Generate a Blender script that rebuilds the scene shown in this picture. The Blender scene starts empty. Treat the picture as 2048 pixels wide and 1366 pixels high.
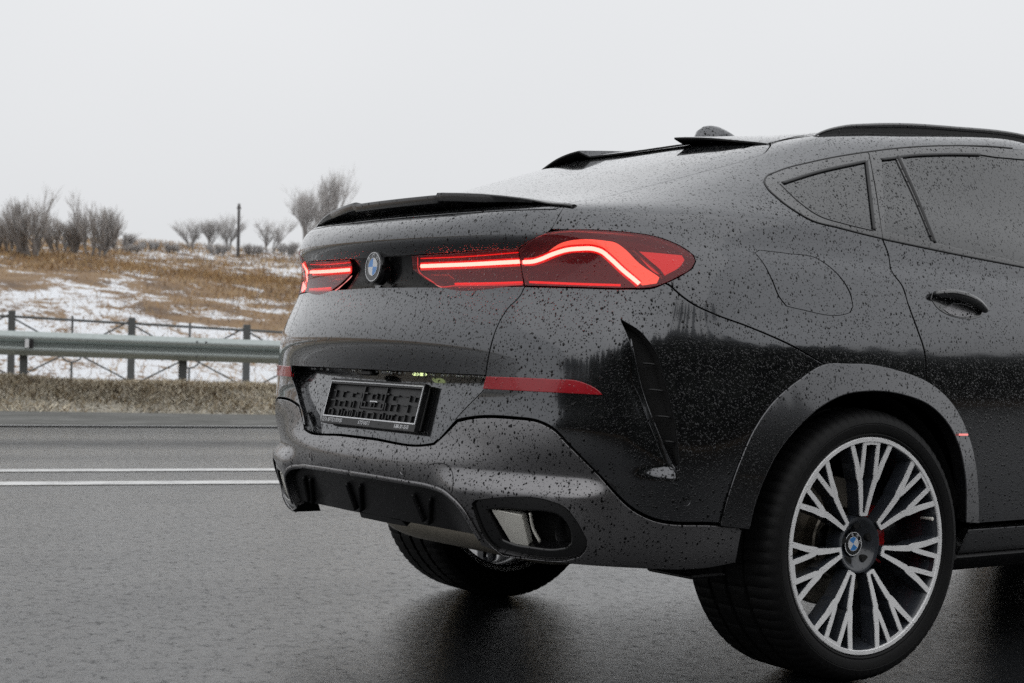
import bpy, bmesh, math, random
import numpy as np
from mathutils import Vector, Matrix
from mathutils.bvhtree import BVHTree
from mathutils.geometry import delaunay_2d_cdt
SC=bpy.context.scene; COL=SC.collection
rng=np.random.default_rng(7); random.seed(7)
R=math.radians
# ---------------------------------------------------------------- camera, sky, sun, exposure
CAMP=np.array([-3.31672313,-4.10177774,.892005188]); CYAW,CPIT,CROL,CF=.967400846,.000533798592,.0201224977,3325.18296
def cam_axes():
    f=np.array([np.cos(CYAW)*np.cos(CPIT),np.sin(CYAW)*np.cos(CPIT),np.sin(CPIT)])
    r=np.array([np.sin(CYAW),-np.cos(CYAW),0]); u=np.cross(r,f)
    return r*np.cos(CROL)+u*np.sin(CROL),-r*np.sin(CROL)+u*np.cos(CROL),f
CR,CU,CFW=cam_axes()
cd=bpy.data.cameras.new('camera'); cam=bpy.data.objects.new('camera',cd); COL.objects.link(cam)
cam.matrix_world=Matrix(((CR[0],CU[0],-CFW[0],CAMP[0]),(CR[1],CU[1],-CFW[1],CAMP[1]),(CR[2],CU[2],-CFW[2],CAMP[2]),(0,0,0,1)))
cd.sensor_width=36; cd.lens=CF/2048*36; cd.clip_start=.05; cd.clip_end=2000
cd.dof.use_dof=True; cd.dof.focus_distance=4.75; cd.dof.aperture_fstop=7.5
SC.camera=cam
SC.view_settings.view_transform='Standard'; SC.view_settings.look='None'; SC.view_settings.exposure=0; SC.view_settings.gamma=1
wd=bpy.data.worlds.new('World'); SC.world=wd; wd.use_nodes=True
nt=wd.node_tree; nt.nodes.clear()
_o=nt.nodes.new('ShaderNodeOutputWorld'); _b=nt.nodes.new('ShaderNodeBackground'); _s=nt.nodes.new('ShaderNodeTexSky')
_s.sky_type='NISHITA'; _s.sun_disc=False; _s.sun_elevation=R(50); _s.sun_rotation=R(90+125); _s.air_density=1; _s.dust_density=3
_h=nt.nodes.new('ShaderNodeHueSaturation'); _h.inputs['Saturation'].default_value=.12
_m=nt.nodes.new('ShaderNodeMix'); _m.data_type='RGBA'; _m.inputs[0].default_value=.93
# a closed cloud layer: even grey-white, very softly mottled
_tc=nt.nodes.new('ShaderNodeTexCoord'); _n=nt.nodes.new('ShaderNodeTexNoise'); _n.inputs['Scale'].default_value=1.6; _n.inputs['Detail'].default_value=3
_r=nt.nodes.new('ShaderNodeValToRGB'); _r.color_ramp.elements[0].position=.3; _r.color_ramp.elements[1].position=.7
_r.color_ramp.elements[0].color=(7.15,7.3,7.5,1); _r.color_ramp.elements[1].color=(8.05,8.15,8.3,1)
L=nt.links.new
L(_tc.outputs['Generated'],_n.inputs['Vector']); L(_n.outputs['Fac'],_r.inputs[0])
# overcast sky: a little brighter towards the zenith
_sx=nt.nodes.new('ShaderNodeSeparateXYZ'); L(_tc.outputs['Generated'],_sx.inputs[0])
_g=nt.nodes.new('ShaderNodeMath'); _g.operation='MULTIPLY_ADD'; L(_sx.outputs[2],_g.inputs[0]); _g.inputs[1].default_value=.42; _g.inputs[2].default_value=1.0
_cl=nt.nodes.new('ShaderNodeVectorMath'); _cl.operation='SCALE'; L(_r.outputs[0],_cl.inputs[0]); L(_g.outputs[0],_cl.inputs['Scale'])
L(_s.outputs[0],_h.inputs['Color']); L(_h.outputs[0],_m.inputs[6]); L(_cl.outputs[0],_m.inputs[7]); L(_m.outputs[2],_b.inputs[0]); L(_b.outputs[0],_o.inputs[0])
_b.inputs[1].default_value=.1
sl=bpy.data.lights.new('sun','SUN'); sl.energy=.5; sl.angle=R(120); sl.color=(1,.97,.93)
sun=bpy.data.objects.new('sun',sl); COL.objects.link(sun)
_az=R(-125); _el=R(50); _d=Vector((math.cos(_az)*math.cos(_el),math.sin(_az)*math.cos(_el),math.sin(_el))); sun.rotation_euler=_d.to_track_quat('Z','Y').to_euler()
SC.cycles.max_bounces=10; SC.cycles.transparent_max_bounces=12; SC.cycles.caustics_reflective=False; SC.cycles.caustics_refractive=False
SC.cycles.use_denoising=False

# ---------------------------------------------------------------- object helpers
def link(name,me,mat=None,parent=None,kind=None):
    o=bpy.data.objects.new(name,me); COL.objects.link(o)
    if mat is not None and me is not None and not me.materials: me.materials.append(mat)
    if parent is not None: o.parent=parent
    if kind: o['kind']=kind
    return o
def tag(o,label=None,cat=None,group=None,kind=None):
    if label: o['label']=label
    if cat: o['category']=cat
    if group: o['group']=group
    if kind: o['kind']=kind
    return o
def empty(name,loc=(0,0,0)):
    o=bpy.data.objects.new(name,None); COL.objects.link(o); o.location=loc; o.empty_display_size=.1; return o
class MB:
    """collects verts and faces of one mesh"""
    def __init__(s): s.v=[];s.f=[];s.n=0
    def add(s,v,f):
        v=np.asarray(v,float).reshape(-1,3); s.v.append(v); s.f+= [tuple(int(i)+s.n for i in q) for q in f]; s.n+=len(v); return s
    def box(s,c,sz,ax=None,bev=0):
        a=np.eye(3) if ax is None else np.asarray(ax,float)
        h=np.asarray(sz,float)/2
        if bev<=0:
            c8=np.array([[i,j,k] for i in(-1,1) for j in(-1,1) for k in(-1,1)],float)*h
            s.add(np.asarray(c)+c8@a,[(0,1,3,2),(4,6,7,5),(0,4,5,1),(2,3,7,6),(0,2,6,4),(1,5,7,3)])
        else:
            v=[];
            for k,zz in((-1,h[2]-bev),(-1,h[2])): pass
            b=min(bev,h.min()*.9)
            rings=[(-h[2],b),(-h[2]+b,0),(h[2]-b,0),(h[2],b)]
            pts=[]
            for z,i in rings:
                x,y=h[0]-i,h[1]-i
                pts+=[(-x,-y+b,z),(-x+b,-y,z),(x-b,-y,z),(x,-y+b,z),(x,y-b,z),(x-b,y,z),(-x+b,y,z),(-x,y-b,z)]
            f=[tuple(range(7,-1,-1)),tuple(range(24,32))]
            for r_ in range(3):
                for i in range(8): f.append((r_*8+i,r_*8+(i+1)%8,r_*8+8+(i+1)%8,r_*8+8+i))
            s.add(np.asarray(c)+np.array(pts)@a,f)
        return s
    def tube(s,pts,rad,n=8,cap=True,flat=1.,up=(0,0,1)):
        pts=np.asarray(pts,float); m=len(pts); rad=np.broadcast_to(np.asarray(rad,float),(m,))
        t=np.gradient(pts,axis=0); t/=np.linalg.norm(t,axis=1)[:,None]+1e-12
        a=np.cross(t,np.asarray(up,float)); bad=np.linalg.norm(a,axis=1)<1e-3
        a[bad]=np.cross(t[bad],(1,0,0)); a/=np.linalg.norm(a,axis=1)[:,None]; b=np.cross(a,t)
        th=np.arange(n)*2*np.pi/n
        V=pts[:,None]+rad[:,None,None]*(np.cos(th)[None,:,None]*a[:,None]+flat*np.sin(th)[None,:,None]*b[:,None])
        F=[(i*n+j,i*n+(j+1)%n,(i+1)*n+(j+1)%n,(i+1)*n+j) for i in range(m-1) for j in range(n)]
        if cap: F+=[tuple(range(n-1,-1,-1)),tuple(range((m-1)*n,m*n))]
        return s.add(V.reshape(-1,3),F)
    def lathe(s,prof,n,c,axis,ref):
        """prof: (radius, along axis) list"""
        axis=np.asarray(axis,float); ref=np.asarray(ref,float); o=np.cross(axis,ref)
        th=np.arange(n)*2*np.pi/n; V=[]
        for r_,h in prof: V.append(np.asarray(c)+axis*h+r_*(np.cos(th)[:,None]*ref+np.sin(th)[:,None]*o))
        m=len(prof)
        F=[(i*n+j,i*n+(j+1)%n,(i+1)*n+(j+1)%n,(i+1)*n+j) for i in range(m-1) for j in range(n)]
        return s.add(np.concatenate(V),F)
    def prism(s,poly,h0,h1,c,ax):
        """2-D outline extruded along ax[2]"""
        ax=np.asarray(ax,float); p=np.asarray(poly,float); n=len(p)
        V=[np.asarray(c)+p[:,:1]*ax[0]+p[:,1:2]*ax[1]+h*ax[2] for h in(h0,h1)]
        F=[tuple(range(n-1,-1,-1)),tuple(range(n,2*n))]+[(i,(i+1)%n,n+(i+1)%n,n+i) for i in range(n)]
        return s.add(np.concatenate(V),F)
    def mesh(s,name,smooth=False,angle=None,mirror=False):
        v=np.concatenate(s.v) if s.v else np.zeros((0,3)); f=s.f
        if mirror: v=v*np.array([1,-1,1]); f=[q[::-1] for q in f]
        me=bpy.data.meshes.new(name); me.from_pydata(v.tolist(),[],f); me.update()
        if smooth or angle:
            me.polygons.foreach_set('use_smooth',[True]*len(me.polygons))
            if angle: me.set_sharp_from_angle(angle=R(angle))
        return me
    def build(s,name,mat,parent=None,smooth=False,angle=None,mirror=False,kind=None):
        return link(name,s.mesh(name,smooth,angle,mirror),mat,parent,kind)

# ---------------------------------------------------------------- materials
def newmat(name):
    m=bpy.data.materials.new(name); m.use_nodes=True; m.node_tree.nodes.clear(); return m
class NT:
    def __init__(s,m): s.t=m.node_tree
    def n(s,t,**k):
        x=s.t.nodes.new(t)
        for a,b in k.items():
            if a.startswith('_'): setattr(x,a[1:],b)
        return x
    def l(s,a,b): s.t.links.new(a,b)
    def math(s,op,a,b=None,c=None):
        x=s.t.nodes.new('ShaderNodeMath'); x.operation=op
        for i,q in enumerate((a,b,c)):
            if q is None: continue
            if isinstance(q,(int,float)): x.inputs[i].default_value=q
            else: s.l(q,x.inputs[i])
        return x.outputs[0]
    def ramp(s,fac,stops,interp='LINEAR'):
        x=s.t.nodes.new('ShaderNodeValToRGB'); cr=x.color_ramp; cr.interpolation=interp
        while len(cr.elements)>1: cr.elements.remove(cr.elements[-1])
        for i,(p,c) in enumerate(stops):
            e=cr.elements[0] if i==0 else cr.elements.new(p)
            e.position=p; e.color=tuple(c)+(1,) if len(c)==3 else c
        s.l(fac,x.inputs[0]); return x.outputs[0]
    def noise(s,vec,scale,detail=4,rough=.55,dist=0):
        x=s.t.nodes.new('ShaderNodeTexNoise'); x.inputs['Scale'].default_value=scale; x.inputs['Detail'].default_value=detail; x.inputs['Roughness'].default_value=rough; x.inputs['Distortion'].default_value=dist
        if vec is not None: s.l(vec,x.inputs['Vector'])
        return x.outputs['Fac']
    def obj(s,scale=None,rot=None):
        x=s.t.nodes.new('ShaderNodeTexCoord')
        if scale is None and rot is None: return x.outputs['Object']
        m=s.t.nodes.new('ShaderNodeMapping'); s.l(x.outputs['Object'],m.inputs[0])
        if scale is not None: m.inputs['Scale'].default_value=scale
        if rot is not None: m.inputs['Rotation'].default_value=rot
        return m.outputs[0]
    def mix(s,fac,a,b):
        x=s.t.nodes.new('ShaderNodeMix'); x.data_type='RGBA'
        for i,q in((0,fac),(6,a),(7,b)):
            if isinstance(q,(int,float)): x.inputs[i].default_value=q
            elif isinstance(q,tuple): x.inputs[i].default_value=q+(1,) if len(q)==3 else q
            else: s.l(q,x.inputs[i])
        return x.outputs[2]
    def bump(s,h,strength=1,dist=1,normal=None):
        x=s.t.nodes.new('ShaderNodeBump'); x.inputs['Strength'].default_value=strength; x.inputs['Distance'].default_value=dist
        s.l(h,x.inputs['Height'])
        if normal is not None: s.l(normal,x.inputs['Normal'])
        return x.outputs[0]
    def out(s,sh,disp=None):
        o=s.t.nodes.new('ShaderNodeOutputMaterial'); s.l(sh,o.inputs[0]); return o
    def pbsdf(s,base=(.5,.5,.5),rough=.5,metal=0,coat=0,coatr=.03,coati=1.5,spec=.5,ior=1.5,normal=None,emit=None,es=0,trans=0):
        x=s.t.nodes.new('ShaderNodeBsdfPrincipled')
        def put(k,v):
            if isinstance(v,(int,float)): x.inputs[k].default_value=v
            elif isinstance(v,tuple): x.inputs[k].default_value=v+(1,) if len(v)==3 else v
            else: s.l(v,x.inputs[k])
        put('Base Color',base); put('Roughness',rough); put('Metallic',metal); put('Coat Weight',coat); put('Coat Roughness',coatr); put('Coat IOR',coati); put('Specular IOR Level',spec); put('IOR',ior); put('Transmission Weight',trans)
        if normal is not None: s.l(normal,x.inputs['Normal']); s.l(normal,x.inputs['Coat Normal'])
        if emit is not None: put('Emission Color',emit); put('Emission Strength',es)
        return x.outputs[0]
# rain beads: spheres scattered in space, cut by the surface -> round domes of mixed size
GRP=bpy.data.node_groups.new('rain_beads','ShaderNodeTree')
GRP.interface.new_socket('Amount',in_out='INPUT',socket_type='NodeSocketFloat').default_value=1
GRP.interface.new_socket('Height',in_out='OUTPUT',socket_type='NodeSocketFloat')
GRP.interface.new_socket('Mask',in_out='OUTPUT',socket_type='NodeSocketFloat')
def _beads():
    class G: node_tree=GRP
    t=NT(G); gi=GRP.nodes.new('NodeGroupInput'); go=GRP.nodes.new('NodeGroupOutput')
    co=t.obj(scale=(1,1,.82),rot=(.35,.2,.1))
    wob=t.n('ShaderNodeTexNoise'); wob.inputs['Scale'].default_value=160; wob.inputs['Detail'].default_value=0; t.l(co,wob.inputs['Vector'])
    vm=t.n('ShaderNodeVectorMath',_operation='MULTIPLY_ADD'); t.l(wob.outputs['Color'],vm.inputs[0]); vm.inputs[1].default_value=(.004,.004,.004); t.l(co,vm.inputs[2])
    hs=[]; 
    for scale,rmin,rmax,dens in((98,.10,.38,.75),(150,.12,.40,.85),(240,.12,.40,.8)):
        v=t.n('ShaderNodeTexVoronoi'); v.inputs['Scale'].default_value=scale; t.l(vm.outputs[0],v.inputs['Vector'])
        sp=t.n('ShaderNodeSeparateColor'); t.l(v.outputs['Color'],sp.inputs[0])
        rr=t.math('POWER',sp.outputs[0],2.2); rad=t.math('MULTIPLY_ADD',rr,rmax-rmin,rmin)
        keep=t.math('LESS_THAN',sp.outputs[1],t.math('MULTIPLY',gi.outputs[0],dens))
        rad=t.math('MULTIPLY',rad,keep)
        d=v.outputs['Distance']
        q=t.math('SUBTRACT',t.math('MULTIPLY',rad,rad),t.math('MULTIPLY',d,d))
        h=t.math('SQRT',t.math('MAXIMUM',q,0.)); hs.append(t.math('MULTIPLY',h,.7/scale))
    h=t.math('MAXIMUM',t.math('MAXIMUM',hs[0],hs[1]),hs[2])
    t.l(h,go.inputs[0]); t.l(t.math('GREATER_THAN',h,.00015),go.inputs[1])
_beads()
def beads(t,amount=1.):
    g=t.n('ShaderNodeGroup'); g.node_tree=GRP; g.inputs[0].default_value=amount
    return g.outputs[0],g.outputs[1]
def paint(name,base,metal,rough,coat=1.,coatr=.02,amount=1.,spec=.5,wet=1.,coati=1.66):
    m=newmat(name); t=NT(m); h,k=beads(t,amount)
    fl=t.noise(t.obj(),2600,1); nb=t.mix(t.math('MULTIPLY',fl,.5),base,tuple(min(1,b*2.2) for b in base))
    nb=t.mix(t.math('MULTIPLY',k,wet),nb,(.004,.004,.0045))
    rg=t.math('MULTIPLY_ADD',t.noise(t.obj(),9,4),.06,rough-.03)
    # faint road-film on the lacquer
    film=t.math('MULTIPLY_ADD',t.noise(t.obj(),5,6),.05,coatr)
    inv=t.math('SUBTRACT',1.,t.math('MULTIPLY',k,wet))
    t.out(t.pbsdf(nb,rg,t.math('MULTIPLY',inv,metal),coat,film,t.math('MULTIPLY_ADD',k,1.30-coati,coati),t.math('MULTIPLY',inv,spec),normal=t.bump(h,1,1))); return m
def simple(name,base,rough=.5,metal=0,coat=0,amount=0,bump=None,emit=None,es=0,spec=.5):
    m=newmat(name); t=NT(m)
    c=t.mix(t.noise(t.obj(),24,5),tuple(b*.8 for b in base),tuple(min(1,b*1.2) for b in base))
    rg=t.math('MULTIPLY_ADD',t.noise(t.obj(),40,4),.16,rough-.08)
    nrm=None
    if amount: nrm=t.bump(beads(t,amount)[0])
    if bump: nrm=t.bump(t.noise(t.obj(),bump[0],3),1,bump[1],nrm)
    t.out(t.pbsdf(c,rg,metal,coat,normal=nrm,emit=emit,es=es,spec=spec)); return m
def lens(name,tint,amount=.7,haze=0.0,hc=(.3,.02,.02)):
    m=newmat(name); t=NT(m); h,k=beads(t,amount); nrm=t.bump(h,.7)
    tr=t.n('ShaderNodeBsdfTransparent'); tr.inputs[0].default_value=tint+(1,)
    gl=t.n('ShaderNodeBsdfGlossy'); gl.inputs['Roughness'].default_value=.03; t.l(nrm,gl.inputs['Normal'])
    fr=t.n('ShaderNodeFresnel'); fr.inputs[0].default_value=1.5; t.l(nrm,fr.inputs['Normal'])
    df=t.n('ShaderNodeBsdfDiffuse'); df.inputs[0].default_value=hc+(1,)
    m1=t.n('ShaderNodeMixShader'); m1.inputs[0].default_value=haze; t.l(tr.outputs[0],m1.inputs[1]); t.l(df.outputs[0],m1.inputs[2])
    m2=t.n('ShaderNodeMixShader'); t.l(fr.outputs[0],m2.inputs[0]); t.l(m1.outputs[0],m2.inputs[1]); t.l(gl.outputs[0],m2.inputs[2])
    t.out(m2.outputs[0]); return m
def emitter(name,col,strength,base=(.05,.01,.01)):
    m=newmat(name); t=NT(m); t.out(t.pbsdf(base,.4,emit=col,es=strength)); return m
M={}
M['paint']=paint('dark_grey_paint',(.052,.054,.059),.93,.14)
M['trim']=paint('grey_trim_paint',(.15,.147,.151),.9,.33,coat=.5,coatr=.08,amount=.9)
M['arch']=paint('grey_arch_paint',(.055,.056,.06),.9,.22,coat=.85,coatr=.05,amount=.9)
M['gloss']=paint('gloss_black',(.006,.006,.007),0,.25,amount=.7)
M['spoiler']=paint('spoiler_black',(.004,.004,.0045),0,.25,amount=.35,coat=.6,coati=1.4)
M['glass']=paint('tinted_glass',(.004,.005,.006),0,.12,coat=1.,coatr=.01,amount=1.,coati=1.52)
M['rearglass']=paint('tinted_rear_glass',(.006,.007,.008),0,.1,coat=1,coatr=.01,amount=.8)
M['plastic']=simple('black_plastic',(.010,.010,.011),.45,amount=.25)
M['matte']=simple('matte_black',(.004,.004,.0042),.8)
M['rubber']=simple('tyre_rubber',(.006,.006,.0063),.58,bump=(300,.0004),spec=.22)
M['seal']=simple('rubber_seal',(.008,.008,.009),.4)
M['lens']=lens('red_lens',(.78,.10,.10),haze=.30,hc=(.40,.055,.065))
M['lensdark']=lens('smoked_red_lens',(.55,.05,.05),haze=.05)
M['clear']=lens('clear_lens',(.9,.9,.9),.2)
M['bed']=simple('lamp_housing',(.022,.003,.004),.25,coat=.5)
M['strip']=emitter('light_strip',(1,.82,.66),15)
M['halo']=emitter('red_strip_halo',(1,.06,.035),1.3)  # red spill of light around the strips, made emissive
M['redline']=emitter('red_light_line',(1,.04,.03),1.6)
M['glow']=emitter('red_glow_panel',(1,.72,.46),2.2)
M['reflector']=simple('red_reflector',(.30,.004,.012),.2,coat=.5,amount=.4,emit=(.6,.01,.02),es=.05)
M['reflin']=emitter('red_prism',(1,.30,.28),.95)
M['chrome']=simple('brushed_metal',(.85,.82,.75),.4,metal=.35)
M['steel']=simple('muffler_steel',(.42,.38,.31),.42,metal=.9)
M['machined']=simple('machined_alloy',(.92,.92,.93),.40,metal=.12,amount=.35)
M['rimgrey']=simple('grey_wheel_paint',(.030,.034,.042),.3,coat=.5,amount=.3)
M['disc']=simple('brake_steel',(.22,.2,.17),.4,metal=.9)
M['red']=simple('red_caliper',(.5,.01,.015),.35,coat=.5)
M['white']=simple('white_print',(.75,.76,.78),.4)
M['blue']=simple('blue_enamel',(.05,.26,.66),.3,coat=.6)
M['platelamp']=emitter('plate_lamp',(.85,1,.45),1.1,(.5,.5,.4))
# ---------------------------------------------------------------- car body surface: one smooth spline skin, panels are cut from it
def ray(x,y): 
    d=CFW+CR*(x-1024)/CF+CU*(683-y)/CF
    return d/np.linalg.norm(d)
def project(X):
    d=np.asarray(X)-CAMP; w=d@CFW
    return np.stack([1024+CF*(d@CR)/w,683-CF*(d@CU)/w],-1)
SX=[-.32,-.1,.14,.42,.8,1.3,1.9,2.5,3.0]
def low(z,x0,b,ws,sw,xs=-.52,k=.55,nose=3.72,zf=None,ze=0.0,zs=0.0):
    """one waist-level loop (right half): rear centre, corner, flank, nose.  sw: w at SX; ze: rise towards the corner; zs: rise on the flank"""
    P=[]
    for w in (0,.25,.45,.6): P.append((x0+b*(w/.6)**2,w,z+ze*(w/.6)**2*.5))
    p0=np.array([x0+b,.6]); t0=np.array([2*b/.6,1]); p3=np.array([xs,ws])
    L=(p3[1]-p0[1]); M=(p3[0]-p0[0])
    p1=p0+t0*L*k*1.15; p2=p3-np.array([M*k*1.05,-.0-.012])
    p2=np.array([p3[0]-M*k,p3[1]-.01])
    for t in (.3,.52,.76,1.):
        q=(1-t)**3*p0+3*t*(1-t)**2*p1+3*t*t*(1-t)*p2+t**3*p3
        P.append((q[0],q[1],z+ze*(.5+.5*t)))
    if np.isscalar(sw): sw=[sw]*9
    if np.isscalar(zs): zs=[zs]*9
    for x,w,dz in zip(SX,sw,zs): P.append((x,w,z+dz))
    zf=z if zf is None else zf
    wl=sw[-1]
    for fx,fw in((-.35,.985),(-.12,.88),(-.03,.6),(0,.3),(0,0)): P.append((nose+fx,wl*fw,zf))
    return P
F9=[.955]*9
def net():
    R=[]
    side=lambda a,fr=.0:[a-.004,a,a-.002,a-.008,a-.012,a-.015,a-.012,a-.005-fr,a-.03-fr]
    #        z    x0    b    ws   sides
    R.append(low(.24,-.70,.05,.80,[.80]*9,nose=3.6))
    R.append(low(.29,-.84,.06,.90,[.90]*9,nose=3.68))
    R.append(low(.34,-.94,.07,.952,side(.955),k=.6))
    R.append(low(.42,-.985,.075,.972,side(.975),k=.6))
    R.append(low(.50,-1.035,.10,.982,side(.985),k=.6))
    R.append(low(.55,-1.050,.112,.988,side(.99),k=.6))
    R.append(low(.585,-1.045,.100,.990,side(.992),k=.6))
    R.append(low(.625,-1.010,.062,.990,side(.993),k=.6))
    R.append(low(.68,-.998,.05,.988,side(.994),k=.6))
    R.append(low(.735,-.985,.045,.984,side(.994),k=.6))
    R.append(low(.785,-.985,.045,.978,side(.993),k=.6))
    R.append(low(.825,-1.003,.063,.972,side(.992),k=.62))
    R.append(low(.87,-1.017,.075,.968,side(.99),k=.62))
    R.append(low(.915,-1.016,.08,.962,side(.986),k=.62))
    R.append(low(.955,-1.002,.083,.956,[.962,.974,.977,.974,.970,.968,.97,.97,.93],k=.6))
    R.append(low(.995,-.982,.085,.950,[.955,.965,.967,.963,.96,.958,.96,.96,.92],k=.6,nose=3.70))
    R.append(low(1.035,-.962,.085,.943,[.947,.954,.955,.95,.948,.946,.95,.94,.9],k=.6,zf=1.0,nose=3.67,zs=[0,0,0,-.005,-.012,-.02,-.03,-.04,-.04]))
    R.append(low(1.085,-.955,.085,.932,[.938,.943,.942,.938,.936,.935,.94,.92,.87],k=.6,zf=1.0,nose=3.62,zs=[0,0,-.003,-.012,-.025,-.04,-.055,-.07,-.08]))
    R.append(low(1.125,-.960,.085,.918,[.922,.925,.925,.924,.924,.925,.925,.89,.82],k=.58,zf=1.01,nose=3.55,zs=[0,0,-.006,-.02,-.04,-.06,-.07,-.09,-.11]))
    R.append(low(1.162,-.992,.09,.895,[.897,.905,.909,.911,.913,.915,.91,.86,.78],k=.55,zf=1.02,nose=3.45,zs=[0,0,-.01,-.03,-.055,-.08,-.085,-.10,-.13]))
    R.append(low(1.205,-.980,.09,.874,[.889,.902,.898,.903,.906,.908,.895,.83,.74],k=.5,zf=1.03,nose=3.3,zs=[0.004,0.002,-.012,-.04,-.07,-.095,-.095,-.115,-.15]))
    # shoulder / belt line
    def row(*p): return list(p)
    R.append(row((-.925,0,1.248),(-.91,.25,1.248),(-.89,.45,1.248),(-.86,.60,1.247),(-.82,.685,1.245),(-.75,.745,1.245),(-.64,.803,1.246),(-.5,.848,1.244),
        (-.32,.874,1.240),(-.10,.892,1.231),(.14,.893,1.218),(.42,.900,1.185),(.8,.905,1.15),(1.3,.905,1.12),(1.85,.87,1.11),(2.4,.78,1.08),(2.75,.68,1.06),(2.95,.55,1.06),(3.02,.42,1.07),(3.05,.3,1.07),(3.06,.15,1.07),(3.06,0,1.07)))
    R.append(row((-.84,0,1.262),(-.825,.25,1.262),(-.80,.45,1.262),(-.765,.58,1.263),(-.715,.65,1.266),(-.64,.70,1.272),(-.54,.745,1.28),(-.42,.785,1.287),
        (-.27,.820,1.290),(-.07,.848,1.287),(.16,.864,1.272),(.43,.874,1.242),(.8,.88,1.21),(1.25,.87,1.18),(1.65,.82,1.165),(1.95,.74,1.14),(2.1,.64,1.13),(2.18,.5,1.13),(2.22,.38,1.13),(2.24,.26,1.13),(2.25,.13,1.13),(2.25,0,1.13)))
    R.append(row((-.68,0,1.315),(-.66,.25,1.314),(-.63,.45,1.312),(-.585,.56,1.312),(-.53,.62,1.318),(-.45,.67,1.325),(-.36,.712,1.335),(-.25,.75,1.342),
        (-.12,.782,1.348),(.04,.803,1.348),(.22,.815,1.338),(.47,.824,1.318),(.8,.828,1.295),(1.2,.815,1.275),(1.5,.77,1.26),(1.72,.69,1.24),(1.82,.6,1.23),(1.88,.46,1.235),(1.92,.35,1.24),(1.94,.24,1.24),(1.95,.12,1.24),(1.95,0,1.24)))
    R.append(row((-.44,0,1.415),(-.42,.25,1.412),(-.39,.42,1.405),(-.345,.52,1.402),(-.29,.575,1.402),(-.21,.62,1.405),(-.12,.66,1.41),(-.02,.693,1.415),
        (.08,.718,1.419),(.2,.737,1.424),(.34,.75,1.426),(.55,.758,1.424),(.82,.762,1.418),(1.12,.75,1.405),(1.35,.71,1.39),(1.5,.64,1.375),(1.57,.56,1.37),(1.62,.43,1.375),(1.65,.32,1.38),(1.67,.21,1.38),(1.68,.1,1.38),(1.68,0,1.38)))
    R.append(row((-.17,0,1.512),(-.155,.24,1.508),(-.13,.40,1.499),(-.09,.485,1.493),(-.04,.535,1.487),(.03,.575,1.483),(.1,.61,1.482),(.18,.64,1.483),
        (.26,.662,1.487),(.36,.678,1.495),(.48,.69,1.505),(.65,.698,1.516),(.86,.702,1.522),(1.06,.69,1.515),(1.2,.655,1.505),(1.3,.6,1.50),(1.35,.53,1.50),(1.39,.41,1.505),(1.41,.3,1.51),(1.43,.2,1.51),(1.44,.1,1.51),(1.44,0,1.51)))
    R.append(row((.10,0,1.585),(.11,.22,1.580),(.13,.36,1.571),(.17,.44,1.563),(.21,.49,1.556),(.27,.53,1.551),(.33,.565,1.547),(.39,.59,1.547),
        (.46,.607,1.55),(.54,.62,1.556),(.62,.628,1.563),(.74,.634,1.571),(.88,.635,1.575),(1.0,.625,1.575),(1.08,.595,1.575),(1.13,.55,1.578),(1.16,.49,1.58),(1.18,.38,1.585),(1.19,.28,1.59),(1.2,.18,1.59),(1.2,.09,1.59),(1.2,0,1.59)))
    R.append(row(*[(.40+.012*i if i<8 else .40+.1+.025*(i-8), w*.62, 1.628-.02*(w/.6)**2) for i,w in enumerate([0,.3,.5,.6,.66,.7,.73,.75,.76,.77,.775,.775,.77,.76,.74,.7,.64,.5,.38,.25,.12,0])]))
    R.append(row(*[(.62+.004*i, w*.2, 1.643) for i,w in enumerate([0,.3,.5,.6,.66,.7,.73,.75,.76,.77,.775,.775,.77,.76,.74,.7,.64,.5,.38,.25,.12,0])]))
    R=np.array(R,float)
    zz=R[22:,:,2]; R[22:,:,2]=zz-np.interp(zz,[1.262,1.3,1.5,1.6,1.66],[0,.012,.052,.058,.06])*np.clip(1-np.abs(R[22:,:,1])/.72,0,1)**.6
    for i,k in((24,.35),(25,1.),(26,1.)):
        for j in range(4,16):
            x=R[i,j,0]; a=k*np.interp(j,[4,6,14,16],[.3,1,1,0]); R[i,j,2]+=a*np.interp(x,[.1,.3,.55,.8,1.0],[.036,.030,.012,.012,.03]); R[i,j,1]+=a*.012
    return R
NET_R=net()
NR,NCH=NET_R.shape[:2]
# full loop: right half (w>0) as y=-w, then the mirrored left half
def full():
    a=NET_R.copy(); a[:,:,1]*=-1
    b=NET_R[:,1:-1][:,::-1]
    full=np.concatenate([a,b],1)      # columns 0..NCH-1 right, then back along the left
    v=np.concatenate([full[:1]*2-full[1:2],full,full[-1:]*2-full[-2:-1]],0)
    return v
NETF=full(); NC=NETF.shape[1]         # u in [0,NC) periodic; v in [0,NR-1]
def bs(t):
    return np.stack([(1-t)**3/6,(3*t**3-6*t*t+4)/6,(-3*t**3+3*t*t+3*t+1)/6,t**3/6],-1)
def S0(u,v):
    u=np.asarray(u,float)%NC; v=np.clip(np.asarray(v,float),0,NR-1-1e-9)
    u=np.nan_to_num(u); v=np.nan_to_num(v)
    i=np.floor(u).astype(int); j=np.floor(v).astype(int)
    bu=bs(u-i); bv=bs(v-j)
    out=np.zeros(u.shape+(3,))
    for a in range(4):
        for b in range(4):
            out+=(bv[...,a]*bu[...,b])[...,None]*NETF[(j+a)%(NR+2),(i+b-1)%NC]
    return out
def sm(a,b,x): 
    t=np.clip((np.asarray(x)-a)/(b-a),0,1); return t*t*(3-2*t)
def gauss(x,c,s): return np.exp(-((x-c)/s)**2)
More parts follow.
